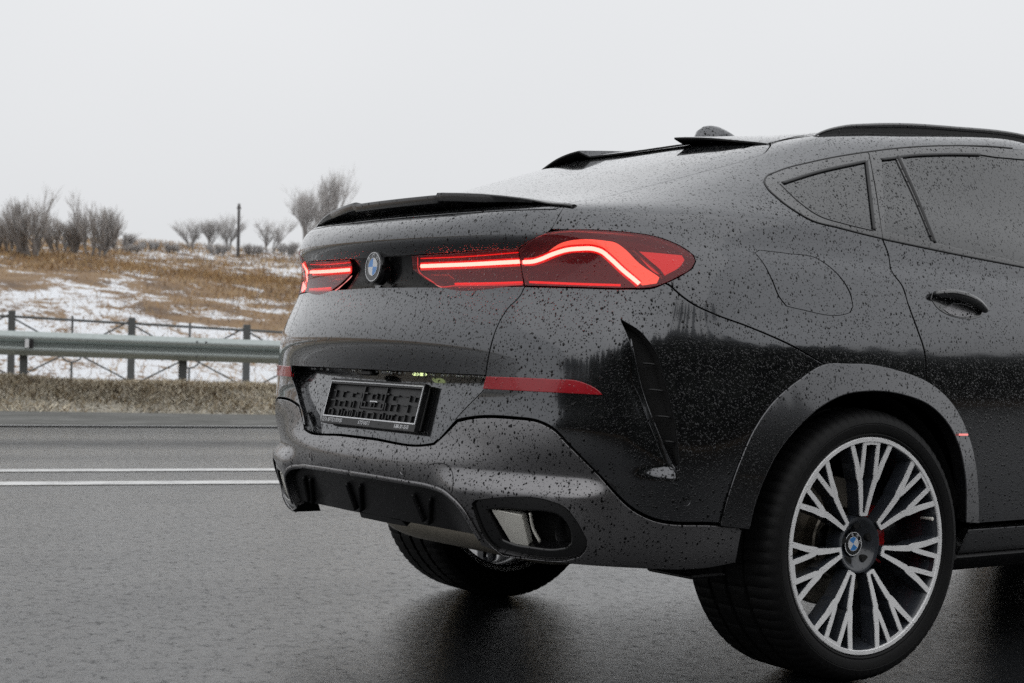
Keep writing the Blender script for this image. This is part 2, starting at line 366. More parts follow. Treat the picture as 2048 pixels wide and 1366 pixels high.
def disp(P):
    x=P[...,0]; w=np.abs(P[...,1]); z=P[...,2]
    # exhaust bulge: a shoulder above the outlet
    d=.030*sm(.566,.512,z)*sm(.36,.50,w)*(1-sm(.80,.90,w))*sm(-.70,-.80,x)
    # scooped facet in front of the side outlet, with a sill under it
    zz=[.55,.588,.667,.728,.773,.796,.879,.926]; xv=np.interp(z,zz,[-.655,-.669,-.708,-.730,-.744,-.753,-.755,-.756]); xr=np.interp(z,zz,[-.640,-.647,-.656,-.667,-.675,-.68,-.702,-.73])
    k=np.where(x<xv,np.clip((x+.775)/(xv+.775+1e-6),0,1),1-sm(xv+.004,xr,x))
    d-=.017*k*sm(.560,.596,z)*(1-sm(.74,.93,z))*(x<-.6)*(x>-.80)
    # shoulder crease under the side windows
    zc=1.162-.042*(x+.3); c=np.maximum(zc-z,0)
    d-=.0045*sm(zc+.012,zc-.024,z)*np.exp(-c/.06)*sm(-.66,-.36,x)*(1-sm(1.3,1.6,x))*(z>.8)
    return d
def Sraw(u,v):
    u=np.asarray(u,float); v=np.asarray(v,float); e=.02
    P=S0(u,v)
    a=S0(u+e,v)-S0(u-e,v); b=S0(u,np.minimum(v+e,NR-1))-S0(u,np.maximum(v-e,0))
    n=np.cross(a,b); n/=np.linalg.norm(n,axis=-1)[...,None]+1e-12
    return P,-n*SGN
SGN=1.
_P,_N=Sraw(np.array([0.]),np.array([12.]))
if _N[0,0]>0: SGN=-1.
def S(u,v):
    P,n=Sraw(u,v); return P+n*disp(P)[...,None]
def SN(u,v):
    u=np.asarray(u,float); v=np.asarray(v,float); e=.012
    P=S(u,v); a=S(u+e,v)-S(u-e,v); b=S(u,np.minimum(v+e,NR-1))-S(u,np.maximum(v-e,0))
    n=np.cross(a,b); n/=np.linalg.norm(n,axis=-1)[...,None]+1e-12
    return P,-n*SGN,a/(2*e),b/(2*e)
_gu=np.linspace(-3,16,620); _gv=np.linspace(0,NR-1,420)
_GU,_GV=np.meshgrid(_gu,_gv); _GP=S(_GU,_GV)
_nu=len(_gu); _idx=np.arange(_nu*len(_gv)).reshape(len(_gv),_nu)
_q=np.stack([_idx[:-1,:-1],_idx[:-1,1:],_idx[1:,1:],_idx[1:,:-1]],-1).reshape(-1,4)
_bvh=BVHTree.FromPolygons(_GP.reshape(-1,3).tolist(),_q.tolist())
MISS=[]
def hits(O,D):
    """batch: skin (u,v) where rays meet the body"""
    O=np.asarray(O,float); D=np.asarray(D,float); D=D/np.linalg.norm(D,axis=1)[:,None]; O=np.broadcast_to(O,D.shape)
    uv=np.full((len(D),2),np.nan)
    for k in range(len(D)):
        loc,_,fi,_=_bvh.ray_cast(Vector(O[k]),Vector(D[k]))
        if loc is None: continue
        i,j=divmod(fi,_nu-1); uv[k]=(_gu[j]+(_gu[1]-_gu[0])/2,_gv[i]+(_gv[1]-_gv[0])/2)
    ok=~np.isnan(uv[:,0]); q=uv[ok]; o=O[ok]; d=D[ok]
    if not len(q): return uv
    a=np.cross(d,np.where(np.abs(d[:,2:])>.9,np.array([[1,0,0.]]),np.array([[0,0,1.]]))); a/=np.linalg.norm(a,axis=1)[:,None]; b=np.cross(a,d)
    for _ in range(4):
        P,n,Su,Sv=SN(q[:,0],q[:,1]); r0=((P-o)*a).sum(1); r1=((P-o)*b).sum(1)
        A=(Su*a).sum(1);B=(Sv*a).sum(1);C=(Su*b).sum(1);E=(Sv*b).sum(1); det=A*E-B*C; det=np.where(np.abs(det)<1e-9,1e-9,det)
        q=q-np.clip(np.stack([(E*r0-B*r1)/det,(A*r1-C*r0)/det],1),-.15,.15)
    uv[ok]=q; return uv
def hit(o,d): 
    r=hits([o],[d])[0]; return None if np.isnan(r[0]) else r
def px(x,y):
    """where the line of sight through a point of the reference lands on the skin (u,v)"""
    h=hit(CAMP,ray(x,y))
    if h is None: MISS.append((x,y)); return np.array([np.nan,np.nan])
    return h
def side(x,z): return hit((x,-3,z),(0,1,0))
def top(x,w): return hit((x,-w,3),(0,0,-1))
def spline(pts,closed,step,corner=32):
    """smooth polyline through pts, keeping real corners sharp"""
    p=np.asarray(pts,float); n=len(p)
    if n<3: 
        k=max(2,int(np.linalg.norm(p[-1]-p[0])/step)); return p[0]+(p[-1]-p[0])*np.linspace(0,1,k)[:,None]
    tan=np.zeros((n,2,p.shape[1]))
    out=[]
    for i in range(n):
        a=p[(i-1)%n] if (closed or i>0) else p[i]; b=p[(i+1)%n] if (closed or i<n-1) else p[i]
        d0=p[i]-a; d1=b-p[i]; l0=np.linalg.norm(d0); l1=np.linalg.norm(d1)
        if l0<1e-9: t0=t1=d1/l1
        elif l1<1e-9: t0=t1=d0/l0
        else:
            c=np.clip(d0@d1/(l0*l1),-1,1)
            if math.degrees(math.acos(c))>corner: t0=d0/l0; t1=d1/l1
            else:
                t=d0/l0*l1+d1/l1*l0; t/=np.linalg.norm(t); t0=t1=t
        tan[i,0]=t0; tan[i,1]=t1
    for i in range(n if closed else n-1):
        j=(i+1)%n; l=np.linalg.norm(p[j]-p[i]); k=max(1,int(round(l/step)))
        s=(np.arange(k)/k)[:,None]
        out.append((2*s**3-3*s**2+1)*p[i]+(s**3-2*s**2+s)*l*tan[i,1]+(-2*s**3+3*s**2)*p[j]+(s**3-s**2)*l*tan[j,0])
    out=np.concatenate(out)
    if not closed: out=np.concatenate([out,p[-1:]])
    return out
def trace(pts,closed=True,step=5,corner=32):
    """trace in reference coordinates -> (u,v) loop on the skin; ('uv',u,v) entries pass through"""
    q=spline([p for p in pts],closed,step,corner)
    r=hits(CAMP,np.array([ray(*p) for p in q])); bad=np.isnan(r[:,0]); MISS.extend(q[bad].round().tolist()); return r[~bad]
def central(pts,step=5,corner=32):
    """right half traced from the centre line round to the centre line -> symmetric loop"""
    r=trace(pts,False,step,corner); r[0,0]=0; r[-1,0]=0
    l=r[1:-1][::-1]*np.array([-1,1]); return np.concatenate([r,l])
def sym(r):
    r=np.array(r,float); r[0,0]=0; r[-1,0]=0
    return np.concatenate([r,r[1:-1][::-1]*np.array([-1,1])])
def pip(pts,loop):
    x,y=pts[:,0],pts[:,1]; ins=np.zeros(len(pts),bool); n=len(loop)
    a=loop; b=np.roll(loop,-1,0)
    for i in range(n):
        (x0,y0),(x1,y1)=a[i],b[i]
        if y0==y1: continue
        c=((y0>y)!=(y1>y)); c&=x<(x1-x0)*(y-y0)/(y1-y0)+x0; ins^=c
    return ins
def segdist(pts,loop):
    d=np.full(len(pts),9e9); a=loop; b=np.roll(loop,-1,0)
    for i in range(len(a)):
        ab=b[i]-a[i]; t=np.clip(((pts-a[i])@ab)/(ab@ab+1e-15),0,1); q=a[i]+t[:,None]*ab
        d=np.minimum(d,((pts-q)**2).sum(1))
    return np.sqrt(d)
def area(l): 
    b=np.roll(l,-1,0); return .5*(l[:,0]*b[:,1]-b[:,0]*l[:,1]).sum()
class Panel: pass
def panel(name,loops,mat,parent,off=0.,gap=.0030,depth=.012,sp=.016,lr=False,xf=None,wall_to_skin=False,bevel=.0016,pos=None,kind=None,label=None,wallmat=None):
    """cut a panel out of the skin: loops[0] outline, others holes, all (u,v). Rounded edge and return flange."""
    loops=[np.asarray(l,float) for l in loops]
    P,n,Su,Sv=SN(loops[0][:,0],loops[0][:,1])
    su=np.linalg.norm(Su,axis=1).mean(); sv=np.linalg.norm(Sv,axis=1).mean()
    sc=np.array([su,sv]); LL=[]
    for k,l in enumerate(loops):
        q=l*sc
        keep=np.linalg.norm(q-np.roll(q,1,0),axis=1)>.0012; q=q[keep]
        if (area(q)>0)!=(k==0): q=q[::-1]
        t=np.roll(q,-1,0)-np.roll(q,1,0); t/=np.linalg.norm(t,axis=1)[:,None]+1e-12
        nrm=np.stack([-t[:,1],t[:,0]],1)     # into the panel
        LL.append(q+nrm*gap)
    mn=LL[0].min(0); mx=LL[0].max(0)
    gx,gy=np.meshgrid(np.arange(mn[0]+sp*.5,mx[0],sp),np.arange(mn[1]+sp*.5,mx[1],sp)); g=np.stack([gx.ravel(),gy.ravel()],1)
    g=g+np.stack([((np.round((gy-mn[1])/sp)).ravel()%2)*sp*.5,0*gy.ravel()],1)
    if len(g):
        ins=pip(g,LL[0])
        for h in LL[1:]: ins&=~pip(g,h)
        g=g[ins]
    if len(g):
        ok=np.ones(len(g),bool)
        for l in LL: ok&=segdist(g,l)>sp*.45
        g=g[ok]
    pts=np.concatenate(LL+[g]) if len(g) else np.concatenate(LL)
    ed=[]; o=0
    for l in LL: ed+=[(o+i,o+(i+1)%len(l)) for i in range(len(l))]; o+=len(l)
    vv,_,ff,ov,_,_=delaunay_2d_cdt([Vector(p) for p in pts],ed,[],0,1e-7)
    vv=np.array([(p.x,p.y) for p in vv]); ff=np.array([list(f) for f in ff if len(f)==3])
    cen=vv[ff].mean(1); ins=pip(cen,LL[0])
    for h in LL[1:]: ins&=~pip(cen,h)
    ff=ff[ins]
    # orientation: u to the right, v up
    P,N,_,_=SN(vv[:,0]/su,vv[:,1]/sv)
    fn=np.cross(P[ff[:,1]]-P[ff[:,0]],P[ff[:,2]]-P[ff[:,0]])
    flip=(fn*N[ff[:,0]]).sum(1)<0; ff[flip]=ff[flip][:,::-1]
    if xf is not None: Q,QN=xf(P,N)
    else: Q,QN=P+N*off,N
    V=[Q]; NN=[QN]; F=[tuple(f) for f in ff]; base=len(Q)
    # map loop points to CDT verts
    mp={}
    for i,orig in enumerate(ov):
        for a in orig: mp[a]=i
    o=0
    for l in LL:
        ids=[mp.get(o+i) for i in range(len(l))]; o+=len(l); ids=[i for i in ids if i is not None]; m=len(ids); ids=np.array(ids)
        q=Q[ids]; nn=QN[ids]
        t=np.roll(q,-1,0)-np.roll(q,1,0); t/=np.linalg.norm(t,axis=1)[:,None]+1e-12
        outw=np.cross(t,nn)    # right of travel = away from the panel
        outw/=np.linalg.norm(outw,axis=1)[:,None]+1e-12
        # make sure it points away from the panel
        if wall_to_skin:
            r1=P[ids]-N[ids]*.001; r1n=-outw
            rings=[(q,r1n),(r1,r1n)]
        else:
            b=bevel
            rings=[(q+outw*b*.7-nn*b*.3,(nn+outw)/1.4142),(q+outw*b-nn*b,outw),(q+outw*b-nn*depth,outw)]
        prev=ids
        for rp,rn in rings:
            V.append(rp); NN.append(rn); cur=np.arange(base,base+m); base+=m
            for i in range(m):
                j=(i+1)%m; F.append((int(prev[j]),int(prev[i]),int(cur[i]),int(cur[j])))
            prev=cur
    V=np.concatenate(V); NN=np.concatenate(NN)
    obs=[]
    for s in ((1,-1) if lr else (1,)):
        v=V*np.array([1,s,1]); nn=NN*np.array([1,s,1]); f=F if s==1 else [q[::-1] for q in F]
        me=bpy.data.meshes.new(name); me.from_pydata(v.tolist(),[],f); me.update()
        me.polygons.foreach_set('use_smooth',[True]*len(me.polygons))
        me.normals_split_custom_set_from_vertices(nn.tolist())
        par=parent if not isinstance(parent,(list,tuple)) else parent[0 if s==1 else 1]
        ob=link(name,me,mat,par,kind)
        if label: ob['label']=label if isinstance(label,str) else label[0 if s==1 else 1]
        obs.append(ob)
    return obs if lr else obs[0]
def skinpath(pts,off=0.,closed=False,step=5,corner=32):
    uv=trace(pts,closed,step,corner); P,N,_,_=SN(uv[:,0],uv[:,1]); return P+N*off,N
def ribbon(name,pts,width,mat,parent,off=0.,h=.003,lr=True,step=5,corner=60,seg=5,closed=False):
    """raised half-round bead following a traced line on the skin"""
    P,N=skinpath(pts,off,closed,step,corner)
    t=np.gradient(P,axis=0) if not closed else np.roll(P,-1,0)-np.roll(P,1,0)
    t/=np.linalg.norm(t,axis=1)[:,None]+1e-12; b=np.cross(N,t); b/=np.linalg.norm(b,axis=1)[:,None]
    th=np.linspace(0,np.pi,seg); w=np.broadcast_to(np.asarray(width,float),(len(P),))
    V=P[:,None]+(w[:,None]*.5)[...,None]*np.cos(th)[None,:,None]*b[:,None]+h*np.sin(th)[None,:,None]*N[:,None]
    m=len(P); F=[(i*seg+j,i*seg+j+1,((i+1)%m)*seg+j+1,((i+1)%m)*seg+j) for i in range(m if closed else m-1) for j in range(seg-1)]
    F+=[(i*seg+seg-1,i*seg,((i+1)%m)*seg,((i+1)%m)*seg+seg-1) for i in range(m if closed else m-1)]
    if not closed: F+=[tuple(range(seg)),tuple(range((m-1)*seg,m*seg))[::-1]]
    mb=MB().add(V.reshape(-1,3),F); out=[]
    for s in ((0,1) if lr else (0,)):
        par=parent if not isinstance(parent,(list,tuple)) else parent[s]
        o=mb.build(name,mat,par,smooth=True,mirror=bool(s)); out.append(o)
        bm=bmesh.new(); bm.from_mesh(o.data); bmesh.ops.recalc_face_normals(bm,faces=bm.faces); bm.to_mesh(o.data); bm.free()
    return out
# ---------------------------------------------------------------- the place: road frame s (along the road), t (across, away from the camera)
RA=R(-17.3); E1=np.array([math.cos(RA),math.sin(RA),0]); E2=np.array([-math.sin(RA),math.cos(RA),0]); O0=np.array([CAMP[0],CAMP[1],0.])
def place(o): o.location=O0; o.rotation_euler.z=RA; return o
def toroad(P): d=np.asarray(P)-O0; return np.stack([d@E1,d@E2,d[...,2]],-1)
CAMR=np.array([0,0,CAMP[2]])
def rray(x,y): d=ray(x,y); return np.array([d@E1,d@E2,d[2]])
def at_t(x,y,t): d=rray(x,y); return CAMR+d*(t/d[1])
_ph=rng.uniform(0,6.28,(8,2)); 
def wav(s,t,L): 
    o=0
    for k in range(8):
        a=k*.8+.3; o=o+np.sin((s*math.cos(a)+t*math.sin(a))/L*(1+.37*k)+_ph[k,0])/(1+.5*k)
    return o/3
def ground_h(s,t):
    s=np.asarray(s,float); t=np.asarray(t,float)
    bank=.28*sm(19.0,20.7,t)*(1-sm(21.8,23.2,t))*(1+.16*wav(s,t,.55))
    hill=12.2*np.clip((t-29)/172,0,1)**1.04*(1-.05*sm(200,330,t))
    far=sm(26,60,t)
    h=bank+.02*sm(16.6,18,t)+hill+far*(.25*wav(s,t,7)+.5*wav(s+40,t,22)*sm(60,120,t))-.05*sm(23,25,t)*(1-sm(30,40,t))
    return h-.019*np.clip(s,-60,90)*sm(16.6,22,t)
def ground_back(s,t): # behind the camera, t<-9
    u=-t
    return .25*sm(12,14,u)*(1-sm(15,17,u))+7*np.clip((u-24)/110,0,1)+.3*wav(s,t,9)*sm(18,40,u)
def land(name,ss,ts,fn,mat):
    Sg,Tg=np.meshgrid(ss,ts); Z=fn(Sg,Tg); n=len(ss)
    F=[(i*n+j,i*n+j+1,(i+1)*n+j+1,(i+1)*n+j) for i in range(len(ts)-1) for j in range(n-1)]
    return place(MB().add(np.stack([Sg,Tg,Z],-1),F).build(name,mat,smooth=True,kind='structure'))
# --- materials of the ground
def asphalt():
    m=newmat('wet_asphalt'); t=NT(m); co=t.obj()
    sx=t.n('ShaderNodeSeparateXYZ'); t.l(co,sx.inputs[0])
    big=t.noise(t.obj(scale=(.25,1,1)),.55,5,.6); mid=t.noise(t.obj(scale=(.5,1,1)),4,5,.65); fine=t.noise(co,30,6,.78); grit=t.noise(co,330,2,.6)
    # worn wheel tracks hold a different film of water
    def band(c,w): return t.math('MAXIMUM',t.math('SUBTRACT',1.,t.math('DIVIDE',t.math('ABSOLUTE',t.math('SUBTRACT',sx.outputs[1],c)),w)),0.)
    wob=t.math('MULTIPLY_ADD',big,1.2,-.6)
    tr=t.math('MULTIPLY',band(13.9,.75),t.math('MULTIPLY',mid,1.8))
    patch=t.ramp(t.noise(t.obj(scale=(.3,1,1)),1.4,6,.7,.5),[(.50,(0,)*3),(.72,(1,)*3)])
    tr2=t.math('ADD',t.math('MULTIPLY',t.math('ADD',band(15.6,.6),band(12.3,.5)),t.math('MULTIPLY',big,.5)),t.math('MULTIPLY',patch,.24))
    dry=t.math('ADD',tr,tr2)
    col=t.mix(grit,(.007,.0075,.0085),(.026,.028,.031)); col=t.mix(t.math('MULTIPLY',fine,.5),col,(.014,.015,.016))
    stone=t.ramp(t.noise(co,260,1,.5),[(.66,(0,0,0)),(.72,(1,1,1))]); col=t.mix(t.math('MULTIPLY',stone,.35),col,(.13,.125,.12))
    rg=t.math('ADD',t.math('MULTIPLY_ADD',mid,.20,.06),t.math('MULTIPLY',dry,.30))
    rg=t.math('MINIMUM',t.math('MAXIMUM',rg,.12),.75)
    hgt=t.math('ADD',t.math('MULTIPLY',fine,.010),t.math('MULTIPLY',grit,.0014))
    nr=t.bump(hgt,.24,1)
    tops=t.ramp(t.math('MULTIPLY_ADD',grit,.5,t.math('MULTIPLY',t.noise(t.obj(scale=(1,.6,1)),27,7,.88),.9)),[(.74,(1,)*3),(.80,(.0,)*3)])
    film=t.math('MULTIPLY',t.math('MULTIPLY_ADD',t.math('SUBTRACT',1.,t.math('MINIMUM',dry,1.)),.55,.45),t.math('MULTIPLY_ADD',tops,.85,.15))
    x=t.pbsdf(col,t.math('MULTIPLY_ADD',rg,.6,.3),0,coat=film,coatr=t.math('MULTIPLY_ADD',rg,.38,.015),coati=1.5,normal=nr,spec=.02,ior=1.45); t.out(x); return m
def painted_line():
    m=newmat('road_paint'); t=NT(m); co=t.obj(); n=t.noise(t.obj(scale=(.4,2,1)),9,6,.7); f=t.noise(co,90,3,.7)
    w=t.ramp(t.math('MULTIPLY_ADD',f,.4,t.math('MULTIPLY',n,.6)),[(.40,(.12,.12,.12)),(.50,(.66,.66,.65))]); t.out(t.pbsdf(w,.35,0,normal=t.bump(t.math('MULTIPLY',f,.001),.5))); return m
def dirt(name,a,b,c,rough=.7,scale=6,h=.02):
    m=newmat(name); t=NT(m); co=t.obj(); n1=t.noise(t.obj(scale=(.4,1,1)),scale,7,.7); n2=t.noise(co,scale*7,4,.7)
    x=t.ramp(n1,[(.3,a),(.52,b),(.72,c)]); x=t.mix(t.math('MULTIPLY',n2,.5),x,tuple(q*.4 for q in a)); t.out(t.pbsdf(x,rough,spec=.08,normal=t.bump(t.math('MULTIPLY',n2,h),1))); return m
def slope():
    m=newmat('snowy_grass'); t=NT(m); co=t.obj(); sx=t.n('ShaderNodeSeparateXYZ'); t.l(co,sx.inputs[0])
    teff=t.math('ADD',sx.outputs[1],t.math('MULTIPLY',sx.outputs[0],t.math('MULTIPLY',sx.outputs[1],.020)))
    bias=t.ramp(t.math('DIVIDE',teff,260.),[(0,(.30,)*3),(.085,(.34,)*3),(.10,(.61,)*3),(.20,(.60,)*3),(.30,(.53,)*3),(.35,(.36,)*3),(.45,(.31,)*3),(.49,(.52,)*3),(.70,(.56,)*3),(1,(.56,)*3)])
    n1=t.noise(t.obj(scale=(1,.30,1)),.20,5,.65,.8); n2=t.noise(t.obj(scale=(1,.22,1)),.9,6,.72,.6); n3=t.noise(t.obj(scale=(1,.3,1)),7,4,.7)
    v=t.math('ADD',t.math('ADD',t.math('MULTIPLY',n1,.60),t.math('MULTIPLY',n2,.36)),t.math('MULTIPLY',n3,.28))
    snow=t.ramp(t.math('SUBTRACT',t.math('ADD',bias,.0),t.math('MULTIPLY_ADD',v,3.4,-1.58)),[(.0,(0,)*3),(.10,(1,)*3)])
    g1=t.noise(t.obj(scale=(1,.3,1)),.5,5,.7); g2=t.noise(t.obj(scale=(1,.5,1)),9,5,.75)
    gr=t.ramp(g1,[(.3,(.12,.068,.035)),(.5,(.34,.20,.085)),(.68,(.46,.30,.145))]); gr=t.mix(t.math('MULTIPLY',g2,.75),gr,(.045,.030,.020))
    scrub=t.ramp(teff,[(0,(0,)*3),(1,(0,)*3)]); 
    up=t.math('MULTIPLY',t.ramp(t.math('DIVIDE',teff,260.),[(.58,(0,)*3),(.68,(1,)*3)]),.55); gr=t.mix(up,gr,(.085,.058,.048))
    col=t.mix(snow,gr,(.80,.82,.85))
    n4=t.noise(t.obj(scale=(.8,1,1)),14,5,.8,.5); dirt=t.ramp(n4,[(.34,(.035,.03,.022)),(.46,(.20,.18,.135)),(.58,(.40,.37,.31)),(.68,(.60,.59,.56))])
    col=t.mix(t.ramp(t.math('DIVIDE',sx.outputs[1],260.),[(.086,(0,)*3),(.091,(1,)*3)]),dirt,col); t.out(t.pbsdf(col,.75,normal=t.bump(t.math('MULTIPLY',g2,.12),.6))); return m
M['asphalt']=asphalt(); M['roadpaint']=painted_line()
M['shoulder']=dirt('muddy_shoulder',(.10,.10,.095),(.19,.19,.18),(.30,.30,.29),.85,2.2,.015)
M['edge']=dirt('wet_edge',(.010,.010,.010),(.02,.02,.02),(.03,.03,.03),.9,5,.01)
M['slope']=slope()
M['backfield']=dirt('brown_field',(.03,.022,.014),(.09,.06,.035),(.16,.12,.07),.9,1.2,.1)
M['galv']=simple('galvanised_steel',(.40,.44,.43),.42,metal=.75,bump=(60,.0006))
M['galvdark']=simple('weathered_steel',(.10,.105,.105),.55,metal=.4)
M['bark']=simple('hazed_bark',(.24,.225,.215),.9); M['twig']=simple('hazed_twigs',(.50,.485,.475),.95)  # both tones paled: the distance haze is put into the colour
M['pole']=simple('weathered_pole',(.09,.085,.085),.9)
# --- road
sg=np.concatenate([np.linspace(-300,-30,10),np.linspace(-25,45,15),np.linspace(60,400,12)])
land('road',sg,np.linspace(-9.5,16.6,12),lambda s,t:0*s,M['asphalt'])
def strip_(name,t0,t1,z,mat,s0=-300,s1=400):
    return place(MB().add([(s0,t0,z),(s1,t0,z),(s1,t1,z),(s0,t1,z)],[(0,1,2,3)]).build(name,mat,kind='structure'))
def linet(y,x): 
    d=rray(x,y); return (-CAMR[2]/d[2])*d[1]
for y,w in((941,.20),(966.5,.23)):
    t0=linet(y,280); strip_('lane_marking',t0-w/2,t0+w/2,.004,M['roadpaint'])
te=linet(854.5,280)
strip_('road_edge',te-.08,te+.18,.004,M['edge'])
# --- land beyond the road and behind the camera
ss=np.concatenate([np.linspace(-320,-24,26),np.arange(-20,14,.32),np.arange(14,60,1.0),np.linspace(62,420,40)])
land('verge',np.concatenate([np.linspace(-300,-12,20),np.arange(-10,16,.25),np.linspace(17,400,40)]),np.concatenate([np.arange(te+.08,19.2,.25)]),lambda s,t:ground_h(s,t)+.012,M['shoulder'])
ts_=np.concatenate([np.arange(18.9,25,.14),np.arange(25,60,.6),np.arange(60,210,2.),np.arange(215,520,12.)])
land('hillside',ss,ts_,ground_h,M['slope'])
land('field',np.linspace(-320,420,90),np.linspace(-9.4,-260,60),lambda s,t:ground_back(s,t)-.01,M['backfield'])
def gpt(x,y,t0=24,t1=330):
    """first ground point along a line of sight"""
    d=rray(x,y); tt=np.linspace(t0,t1,1600); P=CAMR+d*(tt/d[1])[:,None]; g=ground_h(P[:,0],P[:,1]); k=np.argmax(P[:,2]<g)
    return P[k] if (P[:,2]<g).any() else P[-300]
# --- dead grass on the bank and hill: blades
def attrmat(name,rough=.9):
    m=newmat(name); t=NT(m); a=t.n('ShaderNodeAttribute'); a.attribute_name='tone'; t.out(t.pbsdf(a.outputs['Color'],rough)); return m
def blades(name,P,h,w,lean,cols,mat):
    n=len(P); a=rng.uniform(0,2*np.pi,n); b=rng.uniform(0,2*np.pi,n); l=lean*rng.uniform(.1,1,n)
    r_=np.stack([np.cos(a),np.sin(a),0*a],1)*w[:,None]; tip=np.stack([np.cos(b)*l*h,np.sin(b)*l*h,h],1)
    mid=tip*.55+np.stack([0*a,0*a,h*.08],1)
    V=np.stack([P-r_,P+r_,P+mid+r_*.7,P+mid-r_*.7,P+tip],1).reshape(-1,3)
    i=np.arange(n)*5; F=np.concatenate([np.stack([i,i+1,i+2],1),np.stack([i,i+2,i+3],1),np.stack([i+3,i+2,i+4],1)])
    me=bpy.data.meshes.new(name); me.vertices.add(len(V)); me.vertices.foreach_set('co',V.ravel().astype(np.float32))
    me.loops.add(F.size); me.loops.foreach_set('vertex_index',F.ravel().astype(np.int32)); me.polygons.add(len(F)); me.polygons.foreach_set('loop_start',np.arange(0,F.size,3,dtype=np.int32)); me.update(); me.validate()
    at=me.color_attributes.new('tone','FLOAT_COLOR','POINT'); c=np.repeat(np.concatenate([cols,np.ones((n,1))],1),5,0); at.data.foreach_set('color',c.ravel().astype(np.float32))
    return place(link(name,me,mat,None,'stuff'))
def pick(pal,n,j=.25):
    pal=np.array(pal); c=pal[rng.integers(0,len(pal),n)]; return np.clip(c*rng.uniform(1-j,1+j,(n,1)),0,1)
M['blade']=attrmat('dry_grass')
n=70000; s=rng.uniform(-2.5,11,n); t=rng.triangular(19.0,20.6,22.4,n); cl=wav(s*1.0,t,.35); keep=(cl>-.35)|(rng.random(n)<.35); s=s[keep];t=t[keep]; n=len(s)
blades('verge_grass',np.stack([s,t,ground_h(s,t)-.01],1),rng.uniform(.03,.10,n),rng.uniform(.003,.008,n),2.4,np.clip(.85+.55*wav(s*.6,t,.5)+.25*wav(s,t,1.7),.3,1.5)[:,None]*pick([(.56,.50,.38),(.42,.35,.25),(.28,.21,.12),(.68,.62,.50),(.07,.05,.033),(.14,.10,.06)],n),M['blade'])
n=110000; u=rng.random(n); t=26+u**1.0*175; s=(rng.random(n)*.24-.03)*t; te_=t*(1+.020*s)
den=np.interp(te_,[0,26,35,75,92,118,126,170,260],[.4,.4,.18,.25,1,1,.30,.25,.2])*np.clip(.6+.9*wav(s,t*.6,6+.03*t),0.05,1); k=rng.random(n)<den; s=s[k];t=t[k];n=len(s)
blades('hill_grass',np.stack([s,t,ground_h(s,t)-.02],1),rng.uniform(.12,.36,n)*np.interp(t,[25,200],[.6,1.5]),rng.uniform(.006,.018,n)*np.interp(t,[25,200],[.5,3.0]),1.4,pick([(.40,.25,.115),(.32,.19,.08),(.22,.135,.065),(.46,.33,.17),(.14,.10,.07)],n),M['blade'])
# --- guardrail
gtl=at_t(0,660.5,22.3); gtr=at_t(560,681.5,22.3)
gsl=(gtr[2]-gtl[2])/(gtr[0]-gtl[0]); gz=lambda s:gtl[2]+(s-gtl[0])*gsl
gr_=place(empty('guardrail')); tag(gr_,'grey steel crash barrier along the far edge of the road','guardrail')
wp=[(-.0,0),(-.012,-.012),(-.03,-.03),(-.078,-.062),(-.082,-.085),(-.078,-.105),(-.012,-.142),(-.004,-.156),(-.012,-.170),(-.078,-.207),(-.082,-.228),(-.078,-.250),(-.03,-.282),(-.012,-.30),(0,-.312)]
def beam(s0,s1,dt):
    V=[];k=len(wp)
    for s in(s0,s1):
        V+=[(s,22.3+a+dt,gz(s)+b) for a,b in wp]+[(s,22.3+a+dt+.006,gz(s)+b) for a,b in wp[::-1]]
    m=2*k; return MB().add(V,[(i,(i+1)%m,m+(i+1)%m,m+i) for i in range(m)]+[tuple(range(m))[::-1],tuple(range(m,2*m))])
sp_=at_t(365,725,22.5)[0]-at_t(47,720,22.5)[0]; p0=at_t(47,720,22.5)[0]
j0=at_t(383,700,22.3)[0]
for k in range(-3,5):
    a=j0+k*4*sp_/2*1.02; b=a+4*sp_/2*1.02+.25
    bm_=beam(a,b,-.007*(k%2)).build('beam',M['galv'],gr_,angle=45)
for k in range(-6,12):
    s=p0+k*sp_; zg=float(ground_h(s,22.5))-.15; zt=gz(s)-.02
    mb=MB(); hh=zt-zg; c=(s,22.43,(zt+zg)/2)
    mb.box((s,22.405,c[2]),(.10,.008,hh)); mb.box((s,22.495,c[2]),(.10,.008,hh)); mb.box((s,22.45,c[2]),(.010,.082,hh)); mb.build('post',M['galvdark'],gr_)
    MB().box((s,22.352,gz(s)-.156),(.09,.09,.16)).build('spacer',M['galvdark'],gr_)
sr=at_t(57,688,22.2)[0]
mb=MB(); mb.box((sr-.02,22.20,gz(sr)-.155),(.05,.02,.11)); rf=mb.build('road_reflector',M['white'],gr_); MB().box((sr+.035,22.20,gz(sr)-.155),(.05,.022,.11)).build('reflector_back',M['plastic'],rf)
for s in(j0+.06,j0+.18):
    for b in(-.06,-.25): MB().lathe([(.0,.014),(.014,.012),(.018,0)],10,(s,22.3-.076,gz(s)+b),np.array([0,-1.,0]),np.array([1.,0,0])).build('bolt',M['galvdark'],gr_)
